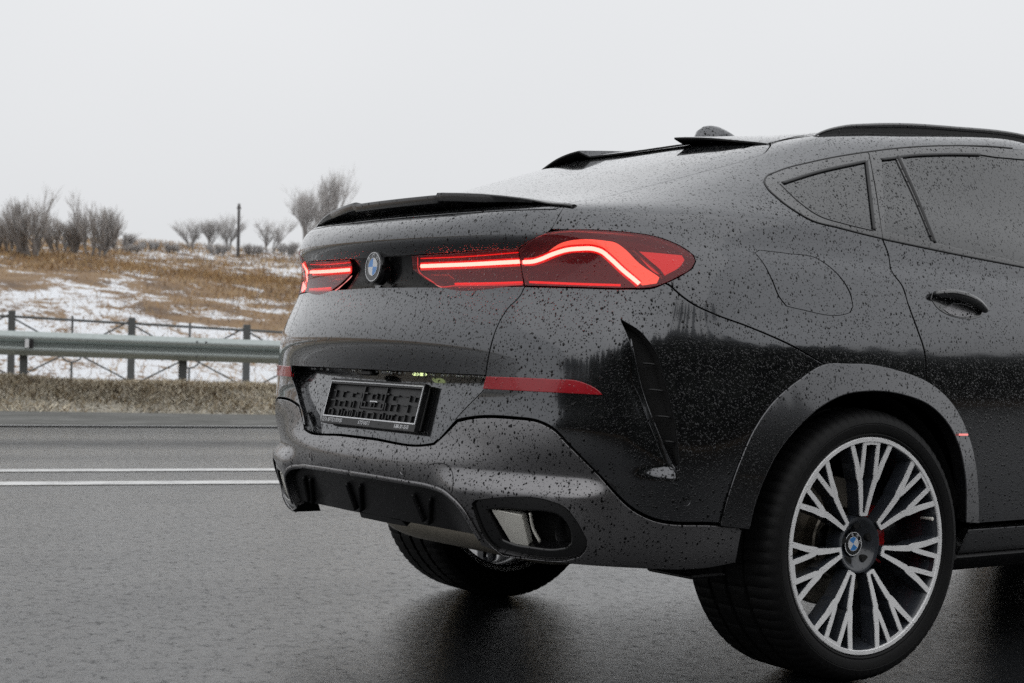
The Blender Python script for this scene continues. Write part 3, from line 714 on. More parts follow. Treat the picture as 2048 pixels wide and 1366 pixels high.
# --- pedestrian railing behind it
fp=[at_t(24,620,26)[0],at_t(272,634,26)[0],at_t(494,648,26)[0]]; fd=(fp[2]-fp[0])/2; ftl=at_t(24,621,26)[2]; fsl=(at_t(494,649,26)[2]-ftl)/(fp[2]-fp[0]); fz=lambda s:ftl+(s-fp[0])*fsl
fe=place(empty('steel_railing')); tag(fe,'dark steel post railing with crossed braces on the snow behind the crash barrier','railing')
for k in range(-5,10):
    s=fp[0]+k*fd; g=float(ground_h(s,26))-.1
    MB().box((s,26,(fz(s)+g)/2),(.105,.10,fz(s)-g),bev=.008).build('post',M['galvdark'],fe)
    a=s+.05; b=s+fd-.05; m_=s+fd/2; zt=fz(s)-.09
    f=MB(); up=fsl
    f.tube([(a,26,zt),(b,26,fz(s+fd)-.09)],.022,6); f.build('handrail',M['galvdark'],fe)
    zc=zt-.50; f=MB(); f.tube([(a,26,zt-.95),(b,26,zt-.95+fd*fsl)],.02,6); f.build('bottom_rail',M['galvdark'],fe)
    for q in((a,zt-.04,b,zt-.93),(a,zt-.93,b,zt-.04)): MB().tube([(q[0],26,q[1]),(m_,26,zc),(q[2],26,q[3])],.013,5).build('brace',M['galvdark'],fe)
    th=np.linspace(0,2*np.pi,17); MB().tube([(m_+.17*math.cos(x),26,zc+.17*math.sin(x)) for x in th],.013,5,cap=False).build('ring',M['galvdark'],fe)
    MB().tube([(m_,26,zt+.03),(m_,26,zc+.17)],.017,5).build('upright',M['galvdark'],fe); MB().tube([(m_,26,zc-.17),(m_,26,zt-.95)],.017,5).build('upright',M['galvdark'],fe)
# --- bare trees
def tree_mesh(seed,stems=1,depth=6,spread=.5,h=1.,bush=False,lean=0.):
    """unit-height bare tree: trunk tubes and a cloud of tapering twigs"""
    r=random.Random(seed); tk=MB(); SEG=[]
    def grow(p,d,l,rad,lev):
        pts=[p]; n=4 if lev<3 else 3
        for i in range(n):
            d=(d+Vector((r.gauss(0,.11),r.gauss(0,.11),r.gauss(.05,.07)))).normalized(); p=p+d*(l/n); pts.append(p)
        if lev<3: tk.tube([tuple(q) for q in pts],np.linspace(rad,rad*.66,len(pts)),6 if lev<2 else 4,cap=False)
        else: SEG.append((pts,rad))
        if lev>=depth: return
        nb=(3 if lev<2 else r.choice((3,4,4,5))) if not bush else r.choice((3,4,5))
        for k in range(nb):
            if lev>1 and r.random()<.12: continue
            i=r.randint(1,n); q=pts[i]
            ax=Vector((r.gauss(0,1),r.gauss(0,1),r.gauss(0,.4))).normalized()
            nd=(d*(1-spread*.3)+ax*spread*r.uniform(.6,1.1)+Vector((0,0,.22))).normalized()
            grow(q,nd,l*r.uniform(.42,1.0),max(rad*.55,.0010),lev+1)
        grow(pts[-1],d,l*.72,rad*.62,lev+1)
    for k in range(stems):
        a=r.uniform(0,6.28); o=0 if stems==1 else .35
        grow(Vector((math.cos(a)*.02*stems,math.sin(a)*.02*stems,-.02)),Vector((math.cos(a)*o+lean,math.sin(a)*o,1)).normalized(),.27 if not bush else .26,.030 if stems==1 else .021,0)
    V=[];F=[];b=0
    for pts,rad in SEG:
        m=len(pts)
        for ax in((1,0,0),(0,1,0)) if rad>.0016 else ((r.uniform(-1,1),r.uniform(-1,1),0.2),):
            a=np.array(ax,float); a/=np.linalg.norm(a)
            for i,q in enumerate(pts):
                w=max(rad*(1-.6*i/(m-1)),.0006); V+= [np.array(q)-a*w,np.array(q)+a*w]
            F+=[(b+2*i,b+2*i+1,b+2*i+3,b+2*i+2) for i in range(m-1)]; b+=2*m
    cr=MB().add(np.array(V),F) if V else MB()
    allz=np.concatenate(tk.v+cr.v); hh=allz[:,2].max()
    for q in(tk,cr): q.v=[x/hh for x in q.v]
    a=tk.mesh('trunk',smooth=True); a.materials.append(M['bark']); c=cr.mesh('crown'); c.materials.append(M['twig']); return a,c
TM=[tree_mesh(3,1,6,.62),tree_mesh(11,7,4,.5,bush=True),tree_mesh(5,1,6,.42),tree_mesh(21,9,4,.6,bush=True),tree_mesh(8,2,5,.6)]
def plant(name,kind,x,yb,yt,label,cat,rot=0,t=None,wide=1.):
    p=gpt(x,yb) if t is None else None
    if p is None: d=rray(x,yb); p=CAMR+d*(t/d[1]); p[2]=ground_h(p[0],p[1])
    h=(yb-yt)/CF*p[1]*(1.3 if kind in(0,2,4) else 1.18)
    e=empty(name); e.location=O0+E1*p[0]+E2*p[1]+np.array([0,0,p[2]-.1]); e.rotation_euler.z=rot; e.scale=(h*wide,h*wide,h)
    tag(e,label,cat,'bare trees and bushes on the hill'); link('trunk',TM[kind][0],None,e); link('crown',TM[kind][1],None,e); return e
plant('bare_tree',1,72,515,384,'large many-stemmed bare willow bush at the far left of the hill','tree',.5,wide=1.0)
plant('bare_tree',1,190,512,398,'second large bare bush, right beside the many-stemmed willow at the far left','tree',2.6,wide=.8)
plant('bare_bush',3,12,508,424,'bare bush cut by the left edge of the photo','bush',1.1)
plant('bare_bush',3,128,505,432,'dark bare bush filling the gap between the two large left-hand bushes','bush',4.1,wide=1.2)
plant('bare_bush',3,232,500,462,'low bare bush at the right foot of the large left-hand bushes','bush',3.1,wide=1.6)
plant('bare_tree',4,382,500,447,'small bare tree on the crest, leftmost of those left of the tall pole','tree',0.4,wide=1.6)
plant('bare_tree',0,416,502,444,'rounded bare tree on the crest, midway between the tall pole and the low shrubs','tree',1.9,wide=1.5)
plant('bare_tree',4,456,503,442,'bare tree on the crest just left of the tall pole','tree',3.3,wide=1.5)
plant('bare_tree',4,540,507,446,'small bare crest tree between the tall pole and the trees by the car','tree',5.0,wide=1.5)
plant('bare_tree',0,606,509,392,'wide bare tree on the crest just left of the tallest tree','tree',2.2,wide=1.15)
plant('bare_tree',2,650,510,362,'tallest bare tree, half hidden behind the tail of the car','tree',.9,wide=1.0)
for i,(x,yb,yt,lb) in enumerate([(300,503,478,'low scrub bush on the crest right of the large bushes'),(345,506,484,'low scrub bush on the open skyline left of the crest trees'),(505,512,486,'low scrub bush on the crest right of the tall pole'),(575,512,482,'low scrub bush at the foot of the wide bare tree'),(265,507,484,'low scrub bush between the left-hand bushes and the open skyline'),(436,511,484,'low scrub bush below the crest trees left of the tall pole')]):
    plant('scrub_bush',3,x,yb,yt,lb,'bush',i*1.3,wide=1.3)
def pole(x,yb,yt,label):
    p=gpt(x,yb); h=(yb-yt)/CF*p[1]; e=empty('utility_pole'); e.location=O0+E1*p[0]+E2*p[1]+np.array([0,0,p[2]]); tag(e,label,'pole','poles on the hill')
    MB().lathe([(.0,-.3),(.16,-.3),(.15,0),(.11,h),(.0,h)],10,(0,0,0),np.array([0,0,1.]),np.array([1.,0,0])).build('shaft',M['pole'],e,angle=50); MB().box((0,0,h-.35),(.34,.12,.16)).build('bracket',M['pole'],e)
pole(476,514,408,'tall dark pole standing on the open hill right of the crest trees'); pole(148,474,426,'shorter pole rising behind the large bare bushes at far left')
# --- far wood behind the camera (it is what the dark lower flanks of the car mirror)
rw_=np.random.default_rng(4); wd_=MB()
for k in range(900):
    t=-rw_.triangular(24,26,60); s=rw_.triangular(-190,20,290); h=rw_.uniform(9.5,13.5)*(1+.2*math.sin(s*.05)); g=float(ground_back(np.array(s),np.array(t))); V=[];F=[];b=0
    for l in range(6):
        z0=g+h*(.06+.15*l); z1=z0+h*.20; r0=h*.24*(.62,.95,1.,.9,.7,.4)[l]; a=np.arange(8)*np.pi/4+rw_.uniform(0,1); rr_=r0*rw_.uniform(.65,1.15,8)
        V+=[(s+rr_[i]*math.cos(a[i]),t+rr_[i]*math.sin(a[i]),z0+rw_.uniform(-.3,.1)) for i in range(8)]+[(s,t,z1)]; F+=[(b+i,b+(i+1)%8,b+8) for i in range(8)]; b+=9
    wd_.add(V,F)
M['wood']=simple('dark_conifers',(.022,.026,.018),.95)
place(wd_.build('distant_wood',M['wood'],None,kind='stuff'))

# ---------------------------------------------------------------- the car
car=empty('parked_car',(0,0,0))
tag(car,'wet dark grey coupe SUV covered in raindrops, parked with its tail lights on','car')
# --- traced shut lines (reference pixels), each laid on the skin
SEAM=[(1049,572),(1042,588),(1012,621),(994,653),(981.6,692.5),(974,729),(971,751.5)]
UPSEAM=[(1131,408),(1118,430),(1103,458),(1094,467),(1063,481),(1038,498)]
RECESS=[(738,740),(971,752),(967,779),(920,826.5),(880,872),(866,885),(845,888),(742,874)]
BUMPLOW=[(1439,1048),(1298,1034),(1277.5,1024),(1197,947),(1136,886),(1109,858),(1079,842.5),(1028,834.7),(940,834.7),(915,840),(873.5,879)]
LAMPOUT=[(1038,499.3),(1063,481),(1094,466),(1133,460.5),(1193.6,461),(1254,465.4),(1299.5,471.5),(1339,483.6),(1369,498.7),(1386,512),(1390,523),(1383,536.6),(1357,553),(1333,565.3),(1311.6,573),(1254,576.5),(1163,574.6),(1050,571.5),(1044,540)]
LAMPIN=[(823,512.5),(1036,498.2),(1042,540),(1047,571.5),(880,573),(857,562),(826,540)]
BUMPSEAM=[(1330,566),(1340,572),(1360,590),(1385,608),(1420,625),(1500,655),(1580,690),(1650,729)]
ARCHOUT_L=[(1651,730),(1597.6,761),(1549,802),(1510,856),(1480.6,919),(1456,988),(1439,1048)]
DOORSEAM=[(1764.5,476),(1778.5,513),(1783,539),(1806,574),(1818.7,613),(1835,658),(1848.7,700),(1853.5,764)]
VENT=[(1241,639),(1284,668),(1302.6,692.5),(1312,707.6),(1327,759),(1339,801.5),(1345,827),(1355,895),(1358,940),(1341.5,938.5),(1328,918),(1311,874.5),(1291,824),(1277.5,787),(1268,768),(1263,723),(1262,690),(1252,662)]
EXH=[(944,1009),(951,1002),(995,997),(1095,1002),(1129,1016),(1150,1040),(1173,1080),(1171,1098),(1160,1112),(1129,1120),(1062,1117),(1005,1110),(978,1087),(951,1033)]
DIFF=[(702,949),(740,955),(809,967),(866,978),(880,982),(903,998),(957,1078),(960,1090),(900,1078),(800,1059),(742,1046),(702,1037)]
FUEL=[(1511,505),(1519,500),(1574,506.6),(1632,516),(1657.6,532.4),(1683,558),(1701,590),(1706,613),(1699.5,626),(1690,629),(1600,619),(1574,613),(1561,597),(1545,561),(1529,529)]
DLO_LOW=[(1764.5,476),(1722,466),(1673.7,453.5),(1625.4,440.6),(1593,423),(1554.6,394),(1535,374.6),(1529.5,363),(1534,354),(1551,345.6),(1625,324.7),(1735,305),(1818.7,295.7),(1915,292.5),(1990,296),(2048,301)]
GLASSSEAM=[(1131,408),(1152,404),(1197,397),(1250,384),(1400,345),(1500,317),(1530,305),(1540,292)]
def U(pts,step=5,corner=32): return trace(pts,False,step,corner)
def lineuv(a,b,n=12): return np.asarray(a)+(np.asarray(b)-np.asarray(a))*np.linspace(0,1,n)[:,None]
cat=lambda *l: np.concatenate([np.asarray(q).reshape(-1,2) for q in l])
CV=dict()  # centre-line v where pixel rows meet u=0
seam=U(SEAM); upseam=U(UPSEAM)
# tailgate, upper skin
vlip=20.75
up=[(0,vlip)]+[(u,vlip) for u in np.linspace(.3,upseam[0,0]-.1,14)]
bot=U([(1038,499),(960,502.5),(823,511.5),(744,517.5)])
tail_up=panel('tailgate',[sym(cat(up,upseam,bot[1:]))],M['paint'],car,sp=.014)
# gloss black strip between the lamps
strip_l=central([(744,518.5),(822,512.5),(826,541),(857,563),(872,572.5),(742,572.5)])
def strip_xf(P,N):
    n=N+np.array([0,0,-.30]); n/=np.linalg.norm(n,axis=1)[:,None]; return P-N*(.003+.30*np.clip(1.135-P[:,2],0,.1))[:,None],n
panel('black_trim',[strip_l],M['spoiler'],car,xf=strip_xf,gap=.001,depth=.02)
low_top=U([(742,573.5),(873,573.5),(1049,572)])
low_bot=U([(971,751.5),(850,746),(736,740)])
panel('tailgate_lower',[sym(cat(low_top,seam[1:],low_bot[1:]))],M['paint'],car,sp=.014,depth=.03)
# number plate recess: inner wall follows the plate, sides run back out to the skin
PC=np.array([-.9616,0,.708]); PT=.258
def recess_xf(P,N):
    q=PC[0]+.016+(P[:,2]-PC[2])*math.tan(PT)*.95+.06*np.abs(P[:,1])**2
    f=1-.92*sm(.34,.53,np.abs(P[:,1]))*sm(.80,.67,P[:,2])
    Q=P.copy(); Q[:,0]=P[:,0]+np.maximum(.002,q-P[:,0])*f
    n=np.stack([-np.ones(len(P))*math.cos(PT),-.24*P[:,1]*0+.22*-P[:,1]*-1,np.ones(len(P))*math.sin(PT)],1); n/=np.linalg.norm(n,axis=1)[:,None]; return Q,n
panel('plate_recess',[central(RECESS)],M['paint'],car,gap=0,xf=recess_xf,wall_to_skin=True)
# bumper, painted upper skin
lampbot=U([(1050,573),(1163,576),(1254,578),(1311.6,574.5),(1330,566.5)])
bseam=U(BUMPSEAM); archL=U(ARCHOUT_L); blow=U(BUMPLOW)
rec_edge=U([(873.5,880),(920,827.5),(967,780),(971,752)])
bump=cat(lampbot,bseam[1:],archL[1:],blow[1:],rec_edge[1:],seam[::-1][1:-1])
panel('bumper',[bump,trace(VENT)],M['paint'],car,lr=True,sp=.014)
panel('reflector',[trace([(974,754),(1103,759.5),(1159,764),(1193.6,780),(1204,789),(1148,786),(1012,779),(968,776.5)])],M['reflector'],car,lr=True,off=.003,gap=0,depth=.01)
# side air outlet in the bumper
ventp=panel('bumper_vent',[trace(VENT)],M['matte'],car,lr=True,off=-.035,gap=0,wall_to_skin=True)
def vane_xf(P,N):
    zz=[.55,.588,.667,.728,.773,.796,.879,.926]; xv=np.interp(P[:,2],zz,[-.655,-.669,-.708,-.730,-.744,-.753,-.755,-.756])
    o=np.clip(P[:,0]-xv,-.01,.05)*.30-.002-(P[:,2]-.6)*.03; n=N+np.array([-.22,0,.10]); n/=np.linalg.norm(n,axis=1)[:,None]; return P+N*o[:,None],n
panel('vane',[trace([(1263,676),(1271,720),(1280,765),(1296,815),(1316,865),(1336,912),(1347,932),(1352,939),(1342,938),(1328,918),(1311,874.5),(1291,824),(1277.5,787),(1268,768),(1262,723)])],M['paint'],ventp,lr=True,gap=0,depth=.02,xf=vane_xf)
for ya,xa,xb in((727,1287,1313),(780,1297,1328),(833,1310,1343),(884,1328,1352)):
    ribbon('vent_slat',[(xa,ya),((xa+xb)/2,ya+.5),(xb,ya+2)],.006,M['plastic'],ventp,off=-.012,h=.006)
# lower bumper in satin grey
lowp=cat(U([(742,879),(845,892.5),(868,889.5),(885,874),(915,844),(940,838.5),(1028,838.5),(1079,846),(1107,861),(1134,889),(1195,950),(1276,1027.5),(1297,1037.5),(1439,1051.5),(1485,1056)]),
  U([(1485,1056),(1472,1126),(1420,1136),(1240,1136),(1110,1126),(1000,1106),(962,1092),(957,1078),(903,998),(880,982),(866,978),(809,967),(740,955),(702,949)])[1:])
exl=trace(EXH)
exl_m=exl[::-1]*np.array([-1,1])
panel('rear_apron',[sym(lowp),exl,exl_m],M['trim'],car,sp=.015,depth=.03)
# diffuser
diffl=central(DIFF)
dif=panel('diffuser',[diffl],M['plastic'],car,off=-.022,gap=.012,depth=.03)
# --- exhaust outlets
def exo_xf(d): return lambda P,N:(P+np.array([d,0,0]),N)
exo=panel('exhaust_outlet',[exl],M['matte'],car,lr=True,gap=0,xf=exo_xf(.09),wall_to_skin=True)
# --- quarter panel with side window and fuel flap openings
lamptop=U([(1103,458),(1133,459),(1193.6,459.5),(1254,464),(1299.5,470),(1340,482),(1371,497.5),(1388,511),(1392,523),(1385,537.6),(1358,554.5),(1333,566.5)])
dlo=U(DLO_LOW); door=U(DOORSEAM); arch_top=U([(1651,729),(1700,727.5),(1729,728),(1802,742),(1852,764)])
gseam=U(GLASSSEAM)
X1=1.12
# roof ditch (under the rail) in plan, forward to the screen pillar
ditch=np.array([top(x,w) for x,w in((.03,.545),(.1,.575),(.2,.592),(.35,.603),(.55,.61),(.8,.61),(X1,.60))])
belt_f=np.array([side(x,z) for x,z in((1.12,1.525),(.98,1.527))])
dlo_front=np.array([side(X1,z) for z in(1.50,1.40,1.30,1.21,1.135)])
qp=cat(U([(1131,408),(1118,430),(1103,457)]),lamptop[1:],U([(1335,566),(1341,571),(1361,589),(1386,607),(1421,624),(1501,654),(1581,689),(1651,728)]),arch_top[1:],door[::-1][1:],dlo[1:],belt_f[::-1],ditch[::-1],gseam[::-1][:-1])
panel('quarter_panel',[qp,trace(FUEL)],M['paint'],car,lr=True,sp=.015)
panel('fuel_flap',[trace(FUEL)],M['paint'],car,sp=.015,gap=.0020)
# rear door
zb=[side(x,z) for x,z in((1.12,.40),(.9,.40),(.7,.40),(.52,.40),(.475,.40))]
belt=U([(1764.5,477),(1915,508),(2048,533)]); beltx=np.array([side(X1,1.118)])
archR=np.array([side(-.057+.492*math.cos(a),.366+.487*math.sin(a)) for a in np.linspace(R(4),R(51),14)])
dr=cat(door,archR[::-1],np.array(zb)[::-1],beltx,belt[::-1][:-1])
dpan=panel('rear_door',[dr],M['paint'],car,lr=True,sp=.016)
# --- tail lamps: recessed housing, glowing strips, tinted lens on top
lout=trace(LAMPOUT,corner=40); lin=trace(LAMPIN,corner=40)
def bed_xf(d): return lambda P,N:(P-N*d,N)
lampo=panel('tail_lamp',[lout],M['bed'],car,lr=True,gap=.001,xf=bed_xf(.022),wall_to_skin=True)
lampi=panel('tailgate_lamp',[lin],M['bed'],car,lr=True,gap=.001,xf=bed_xf(.022),wall_to_skin=True)
panel('lens',[lout],M['lens'],lampo,lr=True,off=.0015,gap=.0015,depth=.004)
panel('lens',[lin],M['lens'],lampi,lr=True,off=.0005,gap=.0015,depth=.004)
STRIPO=[(1043,524.5),(1063,523),(1078.5,518.5),(1103,509),(1133,500.5),(1157,498),(1187.5,498),(1203,503),(1218,514.5),(1248,541),(1272,560),(1279,566)]
ribbon('light_strip',STRIPO,.0104,M['strip'],lampo,off=-.008,h=.004,corner=70,step=3)
ribbon('light_strip',[(838,532.5),(930,529),(1037,523.5)],.0104,M['strip'],lampi,off=-.008,h=.004)
ribbon('strip_halo',STRIPO,.021,M['halo'],lampo,off=-.013,h=.004,corner=70,step=3)  # halo of the strip, added as a wider glowing ribbon beneath it
ribbon('strip_halo',[(834,533),(930,529.5),(1039,524)],.022,M['halo'],lampi,off=-.013,h=.003)
ribbon('red_line',[(1054,562),(1150,565.5),(1240,568)],.006,M['redline'],lampo,off=-.012,h=.003)
ribbon('red_line',[(904,565.5),(970,564.5),(1042,562.5)],.006,M['redline'],lampi,off=-.012,h=.003)
ribbon('red_line',[(835,519),(930,515),(1036,507)],.003,M['redline'],lampi,off=-.012,h=.002)
ribbon('red_line',[(830,517),(832,541),(858,561),(872,570),(905,569.5),(1040,567)],.003,M['reflin'],lampi,off=-.010,h=.002)
GLOW=[(1090,507),(1118,490),(1148,481),(1209,479),(1230,482),(1248,494),(1278,523),(1321,552),(1316,562),(1287,566),(1272,556),(1252,540),(1222,513),(1206,500),(1188,494),(1150,494),(1112,502)]
panel('glow_panel',[trace(GLOW,corner=40)],M['glow'],lampo,lr=True,off=-.014,gap=0,depth=.004)
TIP=[(1272,500.5),(1299.5,502),(1367,507.5),(1372,516),(1366,526),(1333,547),(1326,546)]
panel('reflector_prism',[trace(TIP)],M['reflin'],lampo,lr=True,off=-.010,gap=0,depth=.004)
ribbon('divider',[(1268,497),(1298,522),(1326,549),(1331,560)],.011,M['bed'],lampo,off=-.008,h=.005)
panel('reverse_light',[trace([(856,550),(894,550),(907,561),(870,562)])],M['disc'],lampi,lr=True,off=-.006,gap=0,depth=.004)
# --- boot spoiler
def planhit(x,y,fn,lo=2.,hi=9.):
    d=ray(x,y)
    g=lambda t:(CAMP+t*d)[0]-fn(abs((CAMP+t*d)[1]))
    a,b=lo,hi
    ts=np.linspace(lo,hi,400); vals=[g(t) for t in ts]
    for k in range(399):
        if vals[k]*vals[k+1]<=0: a,b=ts[k],ts[k+1]; break
    for _ in range(40):
        m=(a+b)/2
        if g(a)*g(m)<=0: b=m
        else: a=m
    return CAMP+a*d
xl=lambda w:-.921+.125*(w/.7)**2.2
tp=[planhit(x,y,xl) for x,y in((877,384),(920,384.5),(959.5,386),(1003,389.5),(1047,394.6),(1085,401.5),(1119,409))]
tw=np.array([-p[1] for p in tp]); tz=np.array([p[2] for p in tp])
zin=planhit(868,389,xl)[2]; zc0=planhit(790,394,xl)
def lipz(w): 
    w=abs(w)
    return float(np.interp(w,tw,tz)) if w>=.232 else float(zin-(.232-w)*0)
ws=np.concatenate([np.linspace(-.70,-.2325,26),np.linspace(-.2275,.2275,22),np.linspace(.2325,.70,26)])
def skin_at(xs,ws):
    uv=hits(np.stack([xs,-np.asarray(ws),np.full(len(xs),3.)],1),np.tile([[0,0,-1.]],(len(xs),1)))
    P,N,_,_=SN(uv[:,0],uv[:,1]); return P,N
xT=np.array([xl(abs(w)) for w in ws]); zT=np.array([lipz(w) for w in ws])
fl_=.15*np.clip((.71-np.abs(ws))/.32,.12,1)
Fp,_=skin_at(xT+fl_,np.abs(ws)); Bp,_=skin_at(xT+.016,np.abs(ws)); Fm,_=skin_at(xT+fl_*.5,np.abs(ws))
sec=[]
for k,w in enumerate(ws):
    e=np.clip((.70-abs(w))/.05,0,1)**.5
    y=-w; zb=Bp[k,2]+.001; zt=max(zT[k],zb+.003)
    zb2=zb if not np.isnan(zb) else zt-.03
    sec.append([(xT[k]+fl_[k],y,Fp[k,2]+.0008),(xT[k]+fl_[k]*.5,y,(Fm[k,2]*.45+(.55*zt+.45*0) if False else max(Fm[k,2]+.002,.5*(Fp[k,2]+zt)+.002))),(xT[k]+.008,y,zt-.0005),(xT[k]+.001,y,zt-.002),(xT[k],y,zt-.005),(xT[k]+.005,y,max(zt-.024*np.clip((.71-abs(w))/.3,.12,1),zb2+.002)),(xT[k]+fl_[k]*.35,y,float(np.interp(.35,[0,1],[zb2,Fp[k,2]]))-.004)])
sec=np.array(sec); m,k=sec.shape[:2]
F=[(i*k+j,i*k+j+1,(i+1)*k+j+1,(i+1)*k+j) for i in range(m-1) for j in range(k-1)]+[tuple(range(k)),tuple(range((m-1)*k,m*k))[::-1]]
mb=MB().add(sec.reshape(-1,3),F); spo=mb.build('boot_spoiler',M['spoiler'],car,angle=35)
bm=bmesh.new(); bm.from_mesh(spo.data); bmesh.ops.recalc_face_normals(bm,faces=bm.faces); bm.to_mesh(spo.data); bm.free()
# --- rear window in its painted frame
gtop=np.array([top(x,w) for x,w in((.035,.50),(.0,.40),(-.03,.25),(-.045,0.))])
gedge=U([(1146,399.5),(1200,387),(1300,352),(1400,325),(1470,305)])
gv0=gedge[0,1]
gbot=[(0,gv0+.35),(gedge[0,0]*.4,gv0+.33),(gedge[0,0]*.75,gv0+.25),(gedge[0,0]*.93,gv0+.1)]
pane=sym(cat(gbot,gedge,gtop))
gs2=U(GLASSSEAM)
frame=sym(cat([(0,vlip+.05)],[(u,vlip+.05) for u in np.linspace(.3,gs2[0,0]-.1,12)],gs2,np.array([top(.03,.545),top(.02,.5),top(-.01,.40),top(-.04,.25),top(-.055,0.)])))
frm=panel('tailgate_frame',[frame,pane],M['paint'],car,sp=.018)
panel('rear_window',[pane],M['rearglass'],car,sp=.018,gap=.0005,off=-.0008)
# --- roof skin and roof spoiler
def ditchw(x): return float(np.interp(x,[-.06,.03,.1,.2,.35,.55,.8,1.12,1.2],[.50,.545,.575,.592,.603,.61,.61,.60,.58]))
xs=np.linspace(.02,1.36,50); tt=np.linspace(-1,1,41)
X,T=np.meshgrid(xs,tt,indexing='ij'); W=np.array([[ditchw(x)*.998*t for t in tt] for x in xs]); X=X+.0+(-.07+.10*np.abs(T)**2)*np.clip(1-(X-.02)/.3,0,1)
uv=hits(np.stack([X.ravel(),-np.abs(W).ravel(),np.full(X.size,3.)],1),np.tile([[0,0,-1.]],(X.size,1)))
Pz,Nz,_,_=SN(uv[:,0],uv[:,1]); Z=Pz[:,2].reshape(X.shape)
ok=~np.isnan(Z)
zm=np.nanmax(Z); Z=np.where(ok,Z,zm+.002); ok[:]=True
V=np.stack([X,W,Z],-1).reshape(-1,3); n2=len(tt)
F=[(i*n2+j,(i+1)*n2+j,(i+1)*n2+j+1,i*n2+j+1) for i in range(len(xs)-1) for j in range(n2-1) if ok[i,j] and ok[i+1,j] and ok[i,j+1] and ok[i+1,j+1]]
roof=MB().add(V,F).build('roof',M['paint'],car,smooth=True)
wsx=np.concatenate([np.linspace(-.565,-.243,20),np.linspace(-.237,.237,18),np.linspace(.243,.565,20)])
def trail(w):
    w=abs(w)
    return (-.045+.012*(w/.24)**2,.012) if w<.24 else (-.078+.078*((w-.24)/.33)**1.6,.034*(1-((w-.24)/.33)**1.3)+.004)
tx=np.array([trail(w)[0] for w in wsx]); th_=np.array([trail(w)[1] for w in wsx])
A,_=skin_at(tx+.26,np.abs(wsx)*.97); B,_=skin_at(tx,np.abs(wsx)); C,_=skin_at(tx+.13,np.abs(wsx)*.985); D,_=skin_at(tx+.10,np.abs(wsx))
sec=np.array([[(A[i,0],-wsx[i]*.97,A[i,2]+.0008),(C[i,0],-wsx[i]*.985,C[i,2]+.002+th_[i]*.35),(tx[i]+.006,-wsx[i],B[i,2]+th_[i]),(tx[i],-wsx[i],B[i,2]+th_[i]-.002),(tx[i],-wsx[i],B[i,2]+th_[i]-.007),(tx[i]+.10,-wsx[i],D[i,2]+.001)] for i in range(len(wsx))])
m,k=sec.shape[:2]
F=[(i*k+j,i*k+j+1,(i+1)*k+j+1,(i+1)*k+j) for i in range(m-1) for j in range(k-1)]
rs=MB().add(sec.reshape(-1,3),F).build('roof_spoiler',M['paint'],car,angle=30); rs.data.materials.append(M['matte'])
bm=bmesh.new(); bm.from_mesh(rs.data); bmesh.ops.recalc_face_normals(bm,faces=bm.faces); bm.to_mesh(rs.data); bm.free()
for p in rs.data.polygons:
    js={vi%k for vi in p.vertices}
    if js>={4,5} or js>={3,4}: p.material_index=1
# aerial fin
ap,_=skin_at(np.linspace(.20,.40,9),np.zeros(9))
prof=[.004,.046,.058,.060,.056,.047,.036,.022,.005]; wid=[.006,.020,.028,.032,.034,.034,.032,.027,.01]
sec=[]
for i in range(9):
    for a in np.linspace(0,np.pi,9): sec.append((ap[i,0]-.03*0,wid[i]*math.cos(a),ap[i,2]-.004+(prof[i]+.004)*math.sin(a)**.7))
MB().add(sec,[(i*9+j,i*9+j+1,(i+1)*9+j+1,(i+1)*9+j) for i in range(8) for j in range(8)]).build('antenna_fin',M['paint'],car,smooth=True)
# roof rails
rw=.597
rp=[CAMP+ray(x,y)*((-rw-CAMP[1])/ray(x,y)[1]) for x,y in((1618,275),(1633,264),(1651,256.5),(1683,249.5),(1740,246.5),(1802,246),(1900,252),(2048,269.5))]
rp=np.array(rp); _e,_=skin_at(np.array([1.30,1.36]),np.array([rw-.04,rw-.07])); rp=np.concatenate([rp,[[1.20,-rw,rp[-1][2]-.010],[1.30,-rw+.04,_e[0,2]+.018],[1.36,-rw+.07,_e[1,2]+.002]]])
rp=spline(rp,False,.02)
for s in(0,1):
    rail=MB().tube(rp-np.array([0,0,.008]),np.interp(np.arange(len(rp)),[0,9,14],[.003,.011,.0135]),8,flat=.66).build('roof_rail',M['gloss'],car,smooth=True,mirror=bool(s))
    lo,_=skin_at(np.clip(rp[:,0],-.2,1.3),np.full(len(rp),rw)); V=[];n_=len(rp)
    for i in range(n_):
        zl=min(lo[i,2]-.01 if not np.isnan(lo[i,2]) else 1.5, rp[i,2]-.012)
        for dy in(-.006,.006): V+= [(rp[i,0],rp[i,1]+dy,rp[i,2]-.012),(rp[i,0],rp[i,1]+dy,zl)]
    F=[]
    for i in range(n_-1): a=i*4;b=a+4; F+=[(a,a+1,b+1,b),(a+2,b+2,b+3,a+3)]
    MB().add(V,F).build('rail_foot',M['plastic'],rail,mirror=bool(s))
